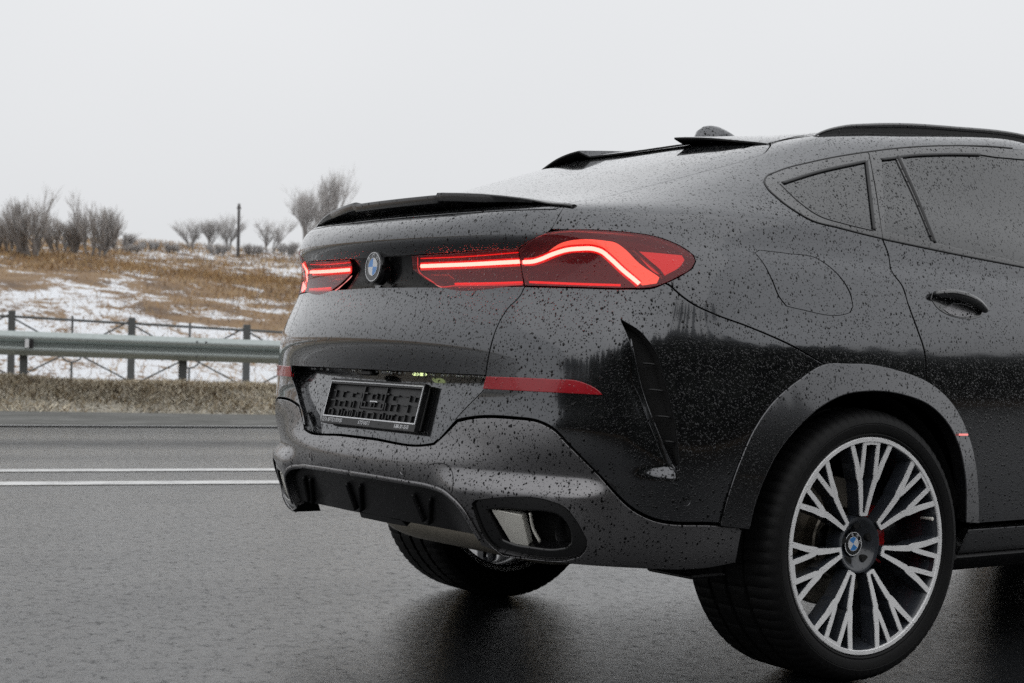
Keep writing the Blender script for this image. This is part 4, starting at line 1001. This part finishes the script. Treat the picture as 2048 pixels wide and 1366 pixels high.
# --- side glass
QG=[(1564,366.5),(1625,347),(1732,323),(1740,391),(1748,461),(1690,447),(1638,431),(1600,403.6)]
FG=[(1763,318),(1791,315),(1830,398),(1866,484),(1769,464)]
dlo=U(DLO_LOW); i0=np.argmin(np.abs(np.arange(len(dlo))-0))
qn=U([(1764.5,476),(1752,390),(1735,305)])
k735=int(np.argmin(np.linalg.norm(dlo-U([(1735,305),(1736,305)])[0],axis=1)))
mg_t=np.array([side(x,z) for x,z in((.80,1.492),(1.0,1.498),(1.06,1.40),(1.10,1.28),(1.12,1.155))])
MG=cat(U([(1872,487),(1840,400),(1804,313.4),(1883,308.6),(1960,309)]),mg_t,U([(2047,526),(1960,508)]))
tq=panel('quarter_trim',[cat(dlo[:k735+1],U([(1738,311),(1752,390),(1764,470)])),trace(QG)],M['gloss'],car,lr=True,gap=.001,sp=.02,off=.001)
panel('quarter_window',[trace(QG)],M['glass'],car,lr=True,gap=.0005,off=-.003,depth=.004,sp=.02)
beltl=U([(1766,479),(1915,509),(2048,534)])
td=panel('window_trim',[cat(dlo[k735:],belt_f[::-1],dlo_front[1:],np.array([side(X1,1.122)]),beltl[::-1],U([(1765,472),(1754,390),(1739,309)])),trace(FG),MG],M['gloss'],dpan,lr=True,gap=.001,sp=.02,off=.001)
panel('door_window',[MG],M['glass'],dpan,lr=True,gap=.0005,off=-.003,depth=.004,sp=.02)
panel('fixed_window',[trace(FG)],M['glass'],dpan,lr=True,gap=.0005,off=-.003,depth=.004,sp=.02)
ribbon('seal',[(1564,366),(1625,346.5),(1731,322.5)],.011,M['seal'],tq,off=-.001,h=.004)
ribbon('seal',[(1560,369),(1598,405),(1637,432),(1690,448.5),(1746,462)],.004,M['seal'],tq,off=-.001,h=.004)
ribbon('seal',[(1733,323),(1741,391),(1749,461)],.012,M['seal'],tq,off=-.001,h=.004)
ribbon('seal',[(1762,319),(1791,315.5),(1803,313.5),(1883,308.6),(1960,309)],.011,M['seal'],dpan,off=-.001,h=.004)
ribbon('window_bar',[(1796,313),(1835,399),(1870,486)],.014,M['seal'],dpan,off=-.001,h=.006)
ribbon('trim_line',[(1764,477),(1722,467),(1673.7,454.5),(1625.4,441.8),(1593,424),(1554.6,395.5),(1534,375),(1528.5,363),(1533,353.5),(1551,344.6),(1625,323.7),(1735,304),(1818.7,294.7),(1915,291.5),(1980,293),(2024,296.5)],.006,M['seal'],tq,off=.000,h=.003)
ribbon('trim_line',[(1766,478),(1915,509),(2048,534.5)],.008,M['seal'],dpan,off=-.001,h=.004)
# door handle over its cup
HC=[(1862,598),(1866,585),(1880,578.5),(1905,580),(1935,590),(1957,603),(1966,618),(1962,632),(1948,637),(1920,636),(1895,629),(1874,615)]
cup=panel('handle_cup',[trace(HC,step=3)],M['gloss'],dpan,lr=True,gap=0,off=.0015,depth=.003)
cupi=panel('cup_bowl_sheen',[trace([(1885,618),(1905,608),(1935,612),(1950,622),(1944,633),(1922,634),(1900,629)],step=3)],M['trim'],dpan,lr=True,gap=0,off=.003,depth=.002)  # lower bowl of the cup, its pale reflection put in as lighter grey
ribbon('handle',[(1864,592),(1885,592),(1912,599),(1940,610),(1964,625)],[.030]*40,M['gloss'],dpan,off=.006,h=.018,step=2.7,seg=9) if False else None
hp,hn=skinpath([(1864,591),(1885,591),(1912,597.5),(1940,609),(1965,624)],.012,step=3)
for s in(0,1):
    rr=.019*np.sin(np.linspace(.2,np.pi-.2,len(hp)))**.35
    MB().tube(hp+hn*(.012*np.sin(np.linspace(0,np.pi,len(hp)))[:,None]),rr,10,flat=.8).build('handle',M['gloss'],dpan[s],smooth=True,mirror=bool(s))
# --- wheel arch trims and sills
AO=[(1439,1050),(1456,988),(1480.6,919),(1510,856),(1549,802),(1597.6,761),(1651,729.5),(1700,728.5),(1729,729),(1802,744),(1851,763),(1895,797.5),(1919,832),(1939,880),(1951,934),(1956,992),(1957,1046)]
AI=[(1929,1043),(1927,944),(1914.5,885),(1890,841),(1856,810),(1802,789),(1729,781),(1680,788),(1632,812),(1590,848),(1549,897),(1518,955),(1498,1010),(1488,1054)]
def arch_xf(P,N):
    q=np.hypot(P[:,0]+.055,P[:,2]-.366); f=np.clip((.49-q)/.085,0,1); rad=np.stack([(P[:,0]+.055)/q,0*q,(P[:,2]-.366)/q],1)
    n=N+rad*.20; n/=np.linalg.norm(n,axis=1)[:,None]; return P+N*(.003+.017*f)[:,None],n
panel('arch_trim',[cat(U(AO),U(AI))],M['arch'],car,lr=True,xf=arch_xf,gap=.001,depth=.035,sp=.014,bevel=.003)
zs=[side(x,z) for x,z in((.435,.388),(.7,.388),(X1,.388),(X1,.315),(.7,.315),(.43,.315))]
panel('sill_trim',[np.array(zs)],M['arch'],car,lr=True,off=.002,depth=.03)
zs=[side(x,z) for x,z in((.43,.312),(.7,.312),(X1,.312),(X1,.265),(.7,.265),(.43,.265))]
panel('side_skirt',[np.array(zs)],M['plastic'],car,lr=True,off=.012,depth=.05)
ribbon('side_marker',[(1914,869),(1932,869)],.006,M['reflin'],car,off=.006,h=.002)
# --- wheel housings, inner shell, floor
for x0,lab in((0.,'rear'),(2.975,'front')):
    th=np.linspace(R(8),R(172),40)
    for s in(0,1):
        V=[];
        for w in(-.955,-.60):
            V+=[(x0-.03+.435*math.cos(a),w,.36+.425*math.sin(a)) for a in th]
        V+=[(x0-.03,-.60,.36)]
        F=[(i,i+1,41+i-1+0,40+i) for i in range(39)]; F=[(i,i+1,40+i+1,40+i) for i in range(39)]+[(40+i,40+i+1,80) for i in range(39)]
        MB().add(V,F).build('wheel_housing',M['matte'],car,smooth=False,mirror=bool(s))
gu=np.linspace(0,NC,170); gv=np.linspace(1.5,NR-1,70); GU,GV=np.meshgrid(gu,gv)
P,N,_,_=SN(GU.ravel(),GV.ravel()); N=np.nan_to_num(N)
Q=P-N*.12
idx=np.arange(len(P)).reshape(GU.shape); F=[]
def inwell(p): 
    return any((p[0]-c)**2+(p[2]-.36)**2<.5**2 and abs(p[1])>.45 for c in(-.03,2.945))
bad=np.array([inwell(p) for p in Q])|(Q[:,0]<-.78)
for i in range(len(gv)-1):
    for j in range(len(gu)-1):
        q=(idx[i,j],idx[i,j+1],idx[i+1,j+1],idx[i+1,j])
        if not bad[list(q)].any(): F.append(tuple(int(a) for a in q))
MB().add(Q,F).build('body_shell',M['matte'],car)
fb=MB(); fb.box((1.9,0,.29),(3.0,1.05,.09)); fb.box((1.5,0,.31),(1.9,1.75,.08)); fb.box((-.76,0,.55),(.05,1.35,.28)); fb.box((-.62,0,.50),(.3,1.3,.12)); fb.box((-.1,0,.62),(.9,1.15,.06)); fb.box((-.0,0,.34),(.35,.5,.16),bev=.03); fb.box((-.45,0,.62),(.6,1.05,.2)); fb.build('underbody',M['matte'],car)
# silencer hanging under the bumper
mf=MB(); ys=np.linspace(-.56,.50,15); mf.tube([(-.62,y,.352) for y in ys],.5*np.array([.12,.19,.22]+[.235]*9+[.22,.19,.12])*.62,16,flat=.85,up=(1,0,0)); mf.build('silencer',M['steel'],car,smooth=True)
sa=MB(); sa.tube([(-.25,-.30,.33),(-.18,-.52,.285),(-.10,-.74,.30)],[.05,.055,.04],10,flat=.7); sa.tube([(.1,-.2,.36),(0,-.8,.366)],.04,10); sa.tube([(.0,.8,.366),(0,-.8,.366)],.035,10); sa.build('suspension_arm',M['plastic'],car,smooth=True)
fl=MB(); fl.box((-.46,-.78,.300),(.12,.18,.010),bev=.004); fl.build('mud_flap',M['plastic'],car)
# body forward of the rear doors
ux=[q for q in (side(X1,z) for z in np.linspace(1.565,.40,26)) if q is not None]
hv=ux[0][1]; hood=[(21,hv)]+[(u,hv) for u in np.linspace(20,ux[0][0]+.3,10)]
lowf=[(u,2.6) for u in np.linspace(ux[-1][0]+.2,20,14)]+[(21,2.6)]
rt=cat(hood,ux,lowf); lt=rt[1:-1][::-1]*np.array([-1,1])+np.array([42,0])
fa=[side(2.945+.47*math.cos(a),.366+.47*math.sin(a)) for a in np.linspace(R(-8),R(188),40)]; fa=np.array([q for q in fa if q is not None])
fa=cat(fa,[(fa[-1,0],2.7)],[(fa[0,0],2.7)])
panel('front_body',[cat(rt,lt),fa,fa[::-1]*np.array([-1,1])+np.array([42,0])],M['paint'],car,sp=.05)
# --- small fittings
def skinpt(x,y,off=0):
    P,N=skinpath([(x,y),(x+.6,y)],off); return P[0],N[0]
def frameof(n,up=(0,0,1)):
    n=np.asarray(n,float)/np.linalg.norm(n); r=np.cross(up,n); r/=np.linalg.norm(r); u=np.cross(n,r); return r,u,n
def text_mesh(s,size,name):
    c=bpy.data.curves.new(name,'FONT'); c.body=s; c.size=size; c.align_x='CENTER'; c.align_y='CENTER'; c.extrude=size*.02
    o=bpy.data.objects.new(name,c); COL.objects.link(o)
    me=bpy.data.meshes.new_from_object(o); bpy.data.objects.remove(o); return me
def put_text(s,size,c,ax,mat,parent,name='lettering',sx=1.,rot=0.):
    me=text_mesh(s,size,name); a=math.cos(rot); b=math.sin(rot)
    v=np.array([q.co for q in me.vertices]); x=v[:,0]*sx; y=v[:,1]; x,y=x*a-y*b,x*b+y*a
    w=np.asarray(c)+x[:,None]*ax[0]+y[:,None]*ax[1]+v[:,2:3]*ax[2]
    me.vertices.foreach_set('co',w.ravel()); me.update(); return link(name,me,mat,parent)
def roundel(name,c,ax,r,parent,thick,letters=True,rot=0.):
    base=MB().lathe([(0,-thick),(r*.98,-thick),(r,-thick*.6),(r,-.0012),(r*.985,0),(0,0)],48,c,ax[2],ax[0]).build(name,M['gloss0'],parent,angle=40)
    MB().lathe([(r*.985,.0004),(r*.985,.0012),(r*.93,.0012),(r*.93,.0004)],48,c,ax[2],ax[0]).build('badge_ring',M['white'],parent,angle=40)
    MB().lathe([(r*.60,.0004),(r*.60,.0012),(r*.565,.0012),(r*.565,.0004)],48,c,ax[2],ax[0]).build('badge_ring',M['white'],parent,angle=40)
    for q in range(4):
        a=np.linspace(q*np.pi/2,(q+1)*np.pi/2,12)+rot
        poly=[(0,0)]+[(r*.565*math.cos(t),r*.565*math.sin(t)) for t in a]
        MB().prism(poly,.0002,.0009,c,ax).build('badge_quarter',M['blue'] if q%2 else M['white'],parent)
    for ch,d in(('B',135),('M',90),('W',45)):
        a=R(d)+rot; cc=np.asarray(c)+ax[0]*r*.765*math.cos(a)+ax[1]*r*.765*math.sin(a)+ax[2]*.0010
        put_text(ch,r*.36,cc,ax,M['white'],parent,rot=a-np.pi/2)
    return base
M['gloss0']=simple('black_enamel',(.006,.006,.007),.12,coat=.6)
# boot badge on its housing
bp,bn=skinpt(744,545); bc=np.array([bp[0]-.020,0,1.098]); bax=frameof((-1,0,.08))
bax=(np.array([0,-1.,0]),np.array([.08,0,1])/np.linalg.norm([.08,0,1]),np.array([-1,0,.08])/np.linalg.norm([-1,0,.08]))
bh=MB().lathe([(.050,-.03),(.0475,-.012),(.0455,-.003),(.0445,-.0005),(.0425,0.)],48,bc,bax[2],bax[0]).build('badge_housing',M['gloss0'],car,angle=50)
roundel('badge',bc+bax[2]*.0015,bax,.0425,bh,.004)
# number plate carrier
pr=(np.array([0,-1.,0]),np.array([math.sin(PT),0,math.cos(PT)]),np.array([-math.cos(PT),0,math.sin(PT)]))
pl=MB(); pl.box(PC-pr[2]*.0095,(.531,.134,.015),pr,bev=.006); pb=pl.build('plate_carrier',M['plastic'],car)
def PT_(x,y,h=0): return PC+pr[0]*x+pr[1]*y+pr[2]*h
def bar(mb,x0,x1,y0,y1,h0,h1): mb.box(PT_((x0+x1)/2,(y0+y1)/2,(h0+h1)/2),(abs(x1-x0),abs(y1-y0),h1-h0),pr)
# raised frame round the window of the carrier, thin pale outline on it
rimb=MB(); 
for a in((-.2655,.2655,.052,.067),(-.2655,.2655,-.067,-.046),(-.2655,-.2575,-.046,.052),(.2575,.2655,-.046,.052)): bar(rimb,*a,-.004,.010)
rimb.build('plate_frame',M['plastic'],pb)
ol=MB()
for a in((-.262,.262,.0575,.0610),(-.262,.262,-.0475,-.0440),(-.262,-.2585,-.0440,.0575),(.2585,.262,-.0440,.0575)): bar(ol,*a,.0098,.0112)
ol.build('frame_outline',M['plateline'] if 'plateline' in M else M['white'],pb)
ribs=MB(); rr=random.Random(3)
for x in np.linspace(-.235,.235,9):
    for y in(-.030,-.004,.024):
        w=rr.uniform(.018,.040); h=rr.uniform(.014,.022); k=rr.random()
        bar(ribs,x-w/2,x+w/2,y+h/2-.004,y+h/2,-.002,.004)
        if k>.3: bar(ribs,x-w/2,x-w/2+.004,y-h/2,y+h/2,-.002,.004)
        if k<.7: bar(ribs,x+w/2-.004,x+w/2,y-h/2,y+h/2,-.002,.004)
for x in(-.062,.062): bar(ribs,x-.003,x+.003,-.012,.050,-.002,.005)
bar(ribs,-.062,.062,-.014,-.009,-.002,.005)
for x in np.arange(-.22,.23,.034): bar(ribs,x,x+.004,-.043,-.026,-.002,.0045)
ribs.build('plate_ribs',M['rib'] if 'rib' in M else M['plastic'],pb,kind='stuff')
lab=MB(); bar(lab,-.020,.020,.006,.010,.001,.003); lab.build('clip_label',M['white'],pb)
for s,x in(('СЕТЬ АВТОСАЛОНОВ',-.200),('КЛЮЧАВТО',-.012),('8-800-301-33-50',.195)):
    put_text(s,.0155,PT_(x,-.0575,.0105),pr,M['white'],pb,sx=.72)
# plate lamp under the tailgate ledge, camera button
lp=MB().box((-.955,-.235,.800),(.02,.05,.008),bev=.003).build('plate_lamp',M['platelamp'],car)
MB().box((-.965,.02,.798),(.03,.06,.016),bev=.004).build('boot_button',M['plastic'],car)
# beads of water hanging from the tailgate's lower edge
wd=MB(); ep,en_=skinpath([(600,735.5),(736,742),(850,748),(965,752.5)],-.002,step=1.)
for k in range(46):
    i=int(np.clip(rng.beta(1.4,1.1)*len(ep),0,len(ep)-1)); r0=rng.uniform(.0018,.0042); c=ep[i]+np.array([.004,0,-r0*.6])
    th=np.linspace(0,np.pi,6); wd.lathe([(r0*math.sin(t)+1e-6,-r0*1.25*math.cos(t)) for t in th],8,c,np.array([0,0,1.]),np.array([1.,0,0]))
wm=newmat('water'); tw_=NT(wm); tw_.out(tw_.pbsdf((.9,.92,.92),.02,spec=.5,ior=1.33,trans=.85)); wd.build('water_drops',wm,car,smooth=True,kind='stuff')
# parking sensors, tow-eye cover
for sx,sy in((805,941),(1146,965),(1372,1003)):
    p,n=skinpt(sx,sy); r_,u_,n_=frameof(n)
    for s in(0,1):
        ring=MB().lathe([(.0125,-.002),(.0135,.0006),(.0115,.0012),(.0105,-.0004),(.0085,.0006),(0,.0008)],24,p,n_,r_).build('parking_sensor',M['trim'] if sx<1300 else M['paint'],car,angle=30,mirror=bool(s))
ribbon('tow_cover_gap',[(857,935),(858,930),(864,928),(893,930),(899,935),(905,975),(903,985),(897,990)],.0022,M['matte'],car,off=.0002,h=.0006,lr=False)
ribbon('diffuser_trim',[(702,945.5),(741,951.5),(809,963),(864,973.5),(885,981),(908,999),(962,1079)],.016,M['trim'],car,off=.002,h=.005,corner=80)
# diffuser fins
for q in (((600,958),(611,1008)),((613,962),(618,1012)),((685.6,972),(704,1024)),((712,976),(715,1027)),((818,994),(840,1048)),((853,1003),(851,1054))):
    ribbon('diffuser_fin',[q[0],((q[0][0]+q[1][0])/2,(q[0][1]+q[1][1])/2),q[1]],np.linspace(.003,.012,200)[:len(skinpath([q[0],((q[0][0]+q[1][0])/2,(q[0][1]+q[1][1])/2),q[1]])[0])*0+200] if False else .009,M['plastic'],dif,off=-.024,h=.016,lr=False)
# exhaust: frame, metal blade, round pipe
ec,en=skinpt(1062,1062)
EXI=[(968,1022),(985,1019),(1050,1022),(1090,1024),(1112,1030),(1128,1044),(1141,1076),(1140,1090),(1130,1100),(1105,1104),(1058,1100),(1020,1093),(1000,1085)]
exi=trace(EXI,step=4)
panel('exhaust_frame',[exl,exi],M['spoiler'],exo,lr=True,gap=.003,off=-.008,depth=.04,bevel=.006,sp=.012)
panel('exhaust_blade',[trace([(973,1020),(1032,1032),(1046,1092),(1013,1087)],step=4)],M['chrome'],exo,lr=True,gap=0,depth=.02,sp=.012,xf=lambda P,N:(P+np.array([.016,0,0]),N))
ribbon('exhaust_edge',[(1052,1030),(1057,1060),(1072,1092)],.007,M['chrome'],exo,off=-.022,h=.008)
for s in(0,1):
    c,_n=skinpt(1103,1067); c=c+np.array([.045,0.,0]); ax=np.array([-1,-.05,.0]); ax/=np.linalg.norm(ax); r_,u_,n_=frameof(ax)
    MB().lathe([(.040,-.10),(.043,-.10),(.043,0),(.0415,.002),(.040,0),(.040,-.10)],32,c,n_,r_).build('exhaust_pipe',M['plastic'],exo[s],angle=40,mirror=bool(s))
# --- wheels
RW=.2905
def wheel_meshes():
    me={}
    ax=(np.array([1.,0,0]),np.array([0,0,1.]),np.array([0,-1.,0])); O=np.zeros(3)
    prof=[(.275,-.29),(.292,-.312),(.325,-.328),(.350,-.322),(.3615,-.305),(.3655,-.285),(.3672,-.238),(.3602,-.236),(.3602,-.224),(.3676,-.222),(.3680,-.172),(.3605,-.170),(.3605,-.154),(.3680,-.152),(.3676,-.098),(.3602,-.096),(.3602,-.084),(.3672,-.082),(.3655,-.034),(.3620,-.014),(.354,.000),(.343,.0095),(.330,.0135),(.3275,.0128),(.3262,.0139),(.312,.0132),(.3035,.0100),(.3022,.0078),(.2985,.0088),(.2945,.0065),(.291,.0005),(.286,-.012)]
    n=288; mb=MB().lathe(prof,n,O,ax[2],ax[0]); v=np.concatenate(mb.v); m=len(prof)
    v=v.reshape(m,n,3); ang=np.arange(n)
    for i,(r_,h) in enumerate(prof):
        if r_>.3535:
            c=(ang%4<1) if (h>-.09 or h<-.23) else ((ang+3)%8<1)
            k=.991; v[i,c,0]*=k; v[i,c,2]*=k
    mb.v=[v.reshape(-1,3)]
    me['tyre']=(mb.mesh('tyre',angle=28),[M['rubber']])
    mb=MB().lathe([(.2780,.0015),(.2735,-.006),(.268,-.03),(.262,-.06),(.258,-.15),(.255,-.28),(.262,-.285)],96,O,ax[2],ax[0]); me['rim_barrel']=(mb.mesh('rim_barrel',smooth=True),[M['rimgrey']])
    mb=MB().lathe([(.2915,-.004),(.2915,.0045),(.2895,.0065),(.2800,.0065),(.2785,.0050),(.2775,-.003)],120,O,ax[2],ax[0]); me['rim_lip']=(mb.mesh('rim_lip',angle=35),[M['machined']])
    def dish(v):
        r_=np.hypot(v[:,0],v[:,2])/RW; v=v.copy(); v[:,1]+= .030*np.clip(1-r_/.95,0,1)**1.1; return v   # +y is inward
    def bar2(p,q,w0,w1):
        p=np.asarray(p);q=np.asarray(q);d=(q-p)/np.linalg.norm(q-p);nn=np.array([-d[1],d[0]])
        return np.array([p+nn*w0/2,p-nn*w0/2,q-nn*w1/2,q+nn*w1/2])
    # outlines in (tangent, radius), both legs with their inner branch
    def strip(pts,w):
        pts=np.asarray(pts,float); w=np.asarray(w,float); t=np.gradient(pts,axis=0); t/=np.linalg.norm(t,axis=1)[:,None]; nn=np.stack([-t[:,1],t[:,0]],1)
        return np.concatenate([pts+nn*w[:,None]/2,(pts-nn*w[:,None]/2)[::-1]])
    legs=[]
    for s in(1,-1):
        legs.append(strip([(s*.030,.275),(s*.058,.43),(s*.092,.585),(s*.118,.63),(s*.170,.76),(s*.255,.935)],[.036,.048,.058,.062,.054,.050]))
        legs.append(strip([(s*.094,.60),(s*.090,.66),(s*.088,.80),(s*.089,.955)],[.030,.046,.046,.046]))
    legs.append(strip([(-.10,.945),(0,.952),(.10,.945)],[.034,.034,.034]))
    legs.append(strip([(-.034,.283),(0,.285),(.034,.283)],[.030,.030,.030]))
    sp=MB(); fi=0; mi=[]
    for L_ in legs:
        c=L_.mean(0); nn=len(L_)
        f=L_*RW; g=(L_+ (L_-c)*np.array([.10,.0]))*RW
        k=nn//2
        # face sheet (machined), chamfer and deep body (painted), as strips so the outline may bend
        base=sp.n
        V=[]; 
        for pts,h in((f,.0045),(f,.0015),(g,-.010),(g*1.0,-.042)):
            V+=[(p[0],-h,p[1]) for p in pts]
        sp.v.append(np.array(V)); sp.n+=len(V)
        for i in range(k-1): sp.f.append((base+i,base+i+1,base+nn-2-i,base+nn-1-i)); mi.append(1)
        for l in range(3):
            for i in range(nn): sp.f.append((base+l*nn+i,base+l*nn+(i+1)%nn,base+(l+1)*nn+(i+1)%nn,base+(l+1)*nn+i)); mi.append(1 if l==0 else 0)
    sp.v=[dish(np.concatenate(sp.v))]
    me_s=sp.mesh('spoke'); me_s.materials.append(M['rimgrey']); me_s.materials.append(M['machined']); me_s.polygons.foreach_set('material_index',mi)
    bm=bmesh.new(); bm.from_mesh(me_s); bmesh.ops.recalc_face_normals(bm,faces=bm.faces); bm.to_mesh(me_s); bm.free()
    me['spoke']=(me_s,None)
    mb=MB().lathe([(.078,-.075),(.078,-.030),(.076,-.0265),(.070,-.0265),(.064,-.030),(.040,-.052),(.034,-.056),(.033,-.062),(0,-.062)],60,O,ax[2],ax[0]); me['hub']=(mb.mesh('hub',angle=40),[M['rimgrey']])
    mb=MB().lathe([(.0,-.0365),(.0115,-.0365),(.0125,-.040),(.0125,-.060)],18,O,ax[2],ax[0]); me['bolt_hole']=(mb.mesh('bolt_hole',angle=40),[M['matte']])
    mb=MB().lathe([(.05,-.135),(.175,-.135),(.178,-.138),(.178,-.165),(.175,-.168),(.05,-.168)],64,O,ax[2],ax[0]); mb.lathe([(.095,-.10),(.1,-.104),(.105,-.135)],48,O,ax[2],ax[0]); me['brake_disc']=(mb.mesh('brake_disc',angle=40),[M['disc']])
    mb=MB(); th=np.linspace(R(-22),R(28),10)
    V=[];
    for a in th:
        for r_,h in((.115,-.105),(.18,-.105),(.19,-.12),(.19,-.19),(.115,-.19)): V.append((r_*math.cos(a),-h,r_*math.sin(a)))
    mb.add(V,[(i*5+j,i*5+(j+1)%5,(i+1)*5+(j+1)%5,(i+1)*5+j) for i in range(9) for j in range(5)]+[(0,1,2,3,4),(45,46,47,48,49)]); me['brake_caliper']=(mb.mesh('brake_caliper',angle=30),[M['red']])
    mb=MB().lathe([(.004,-.012),(.004,.018),(.0052,.018),(.0052,.028),(.0,.029)],12,O,ax[2],ax[0]); me['tyre_valve']=(mb.mesh('tyre_valve',angle=40),[M['chrome']])
    mb=MB().lathe([(.255,-.262),(.262,-.287),(.278,-.292),(.282,-.285),(.2825,-.27)],80,O,ax[2],ax[0]); mb.lathe([(.2585,-.20),(.2565,-.262)],80,O,ax[2],ax[0]); me['rim_inner_lip']=(mb.mesh('rim_inner_lip',angle=40),[M['machined']])
    for k,(q,ms) in me.items():
        if ms: 
            for x in ms: q.materials.append(x)
    return me
WM=wheel_meshes()
def wheel(name,x,s):
    e=bpy.data.objects.new(name,None); COL.objects.link(e); e.parent=car; e.location=(x,s*-.982,.3665); e.empty_display_size=.1
    if s<0: e.rotation_euler.z=np.pi
    for k in('tyre','rim_barrel','rim_lip','hub','brake_disc','brake_caliper','rim_inner_lip'): link(k,WM[k][0],None,e)
    for i in range(7):
        o=link('spoke',WM['spoke'][0],None,e); o.rotation_euler.y=-(R(88.5-90)+i*2*np.pi/7)
    for i in range(5):
        o=link('bolt_hole',WM['bolt_hole'][0],None,e); a=R(20)+i*2*np.pi/5; o.location=(.0535*math.cos(a),0.0,.0535*math.sin(a))
    o=link('tyre_valve',WM['tyre_valve'][0],None,e); o.location=(.255*math.cos(R(14)),.02,.255*math.sin(R(14)))
    ax=(np.array([1.,0,0]),np.array([0,0,1.]),np.array([0,-1.,0]))
    roundel('hub_badge',np.array([0,.0500,0]),ax,.0325,e,.008,rot=R(-35) if s>0 else R(20))
    return e
wheel('rear_wheel',0,1); wheel('rear_wheel',0,-1); wheel('front_wheel',2.975,1); wheel('front_wheel',2.975,-1)
print('MISS',MISS)
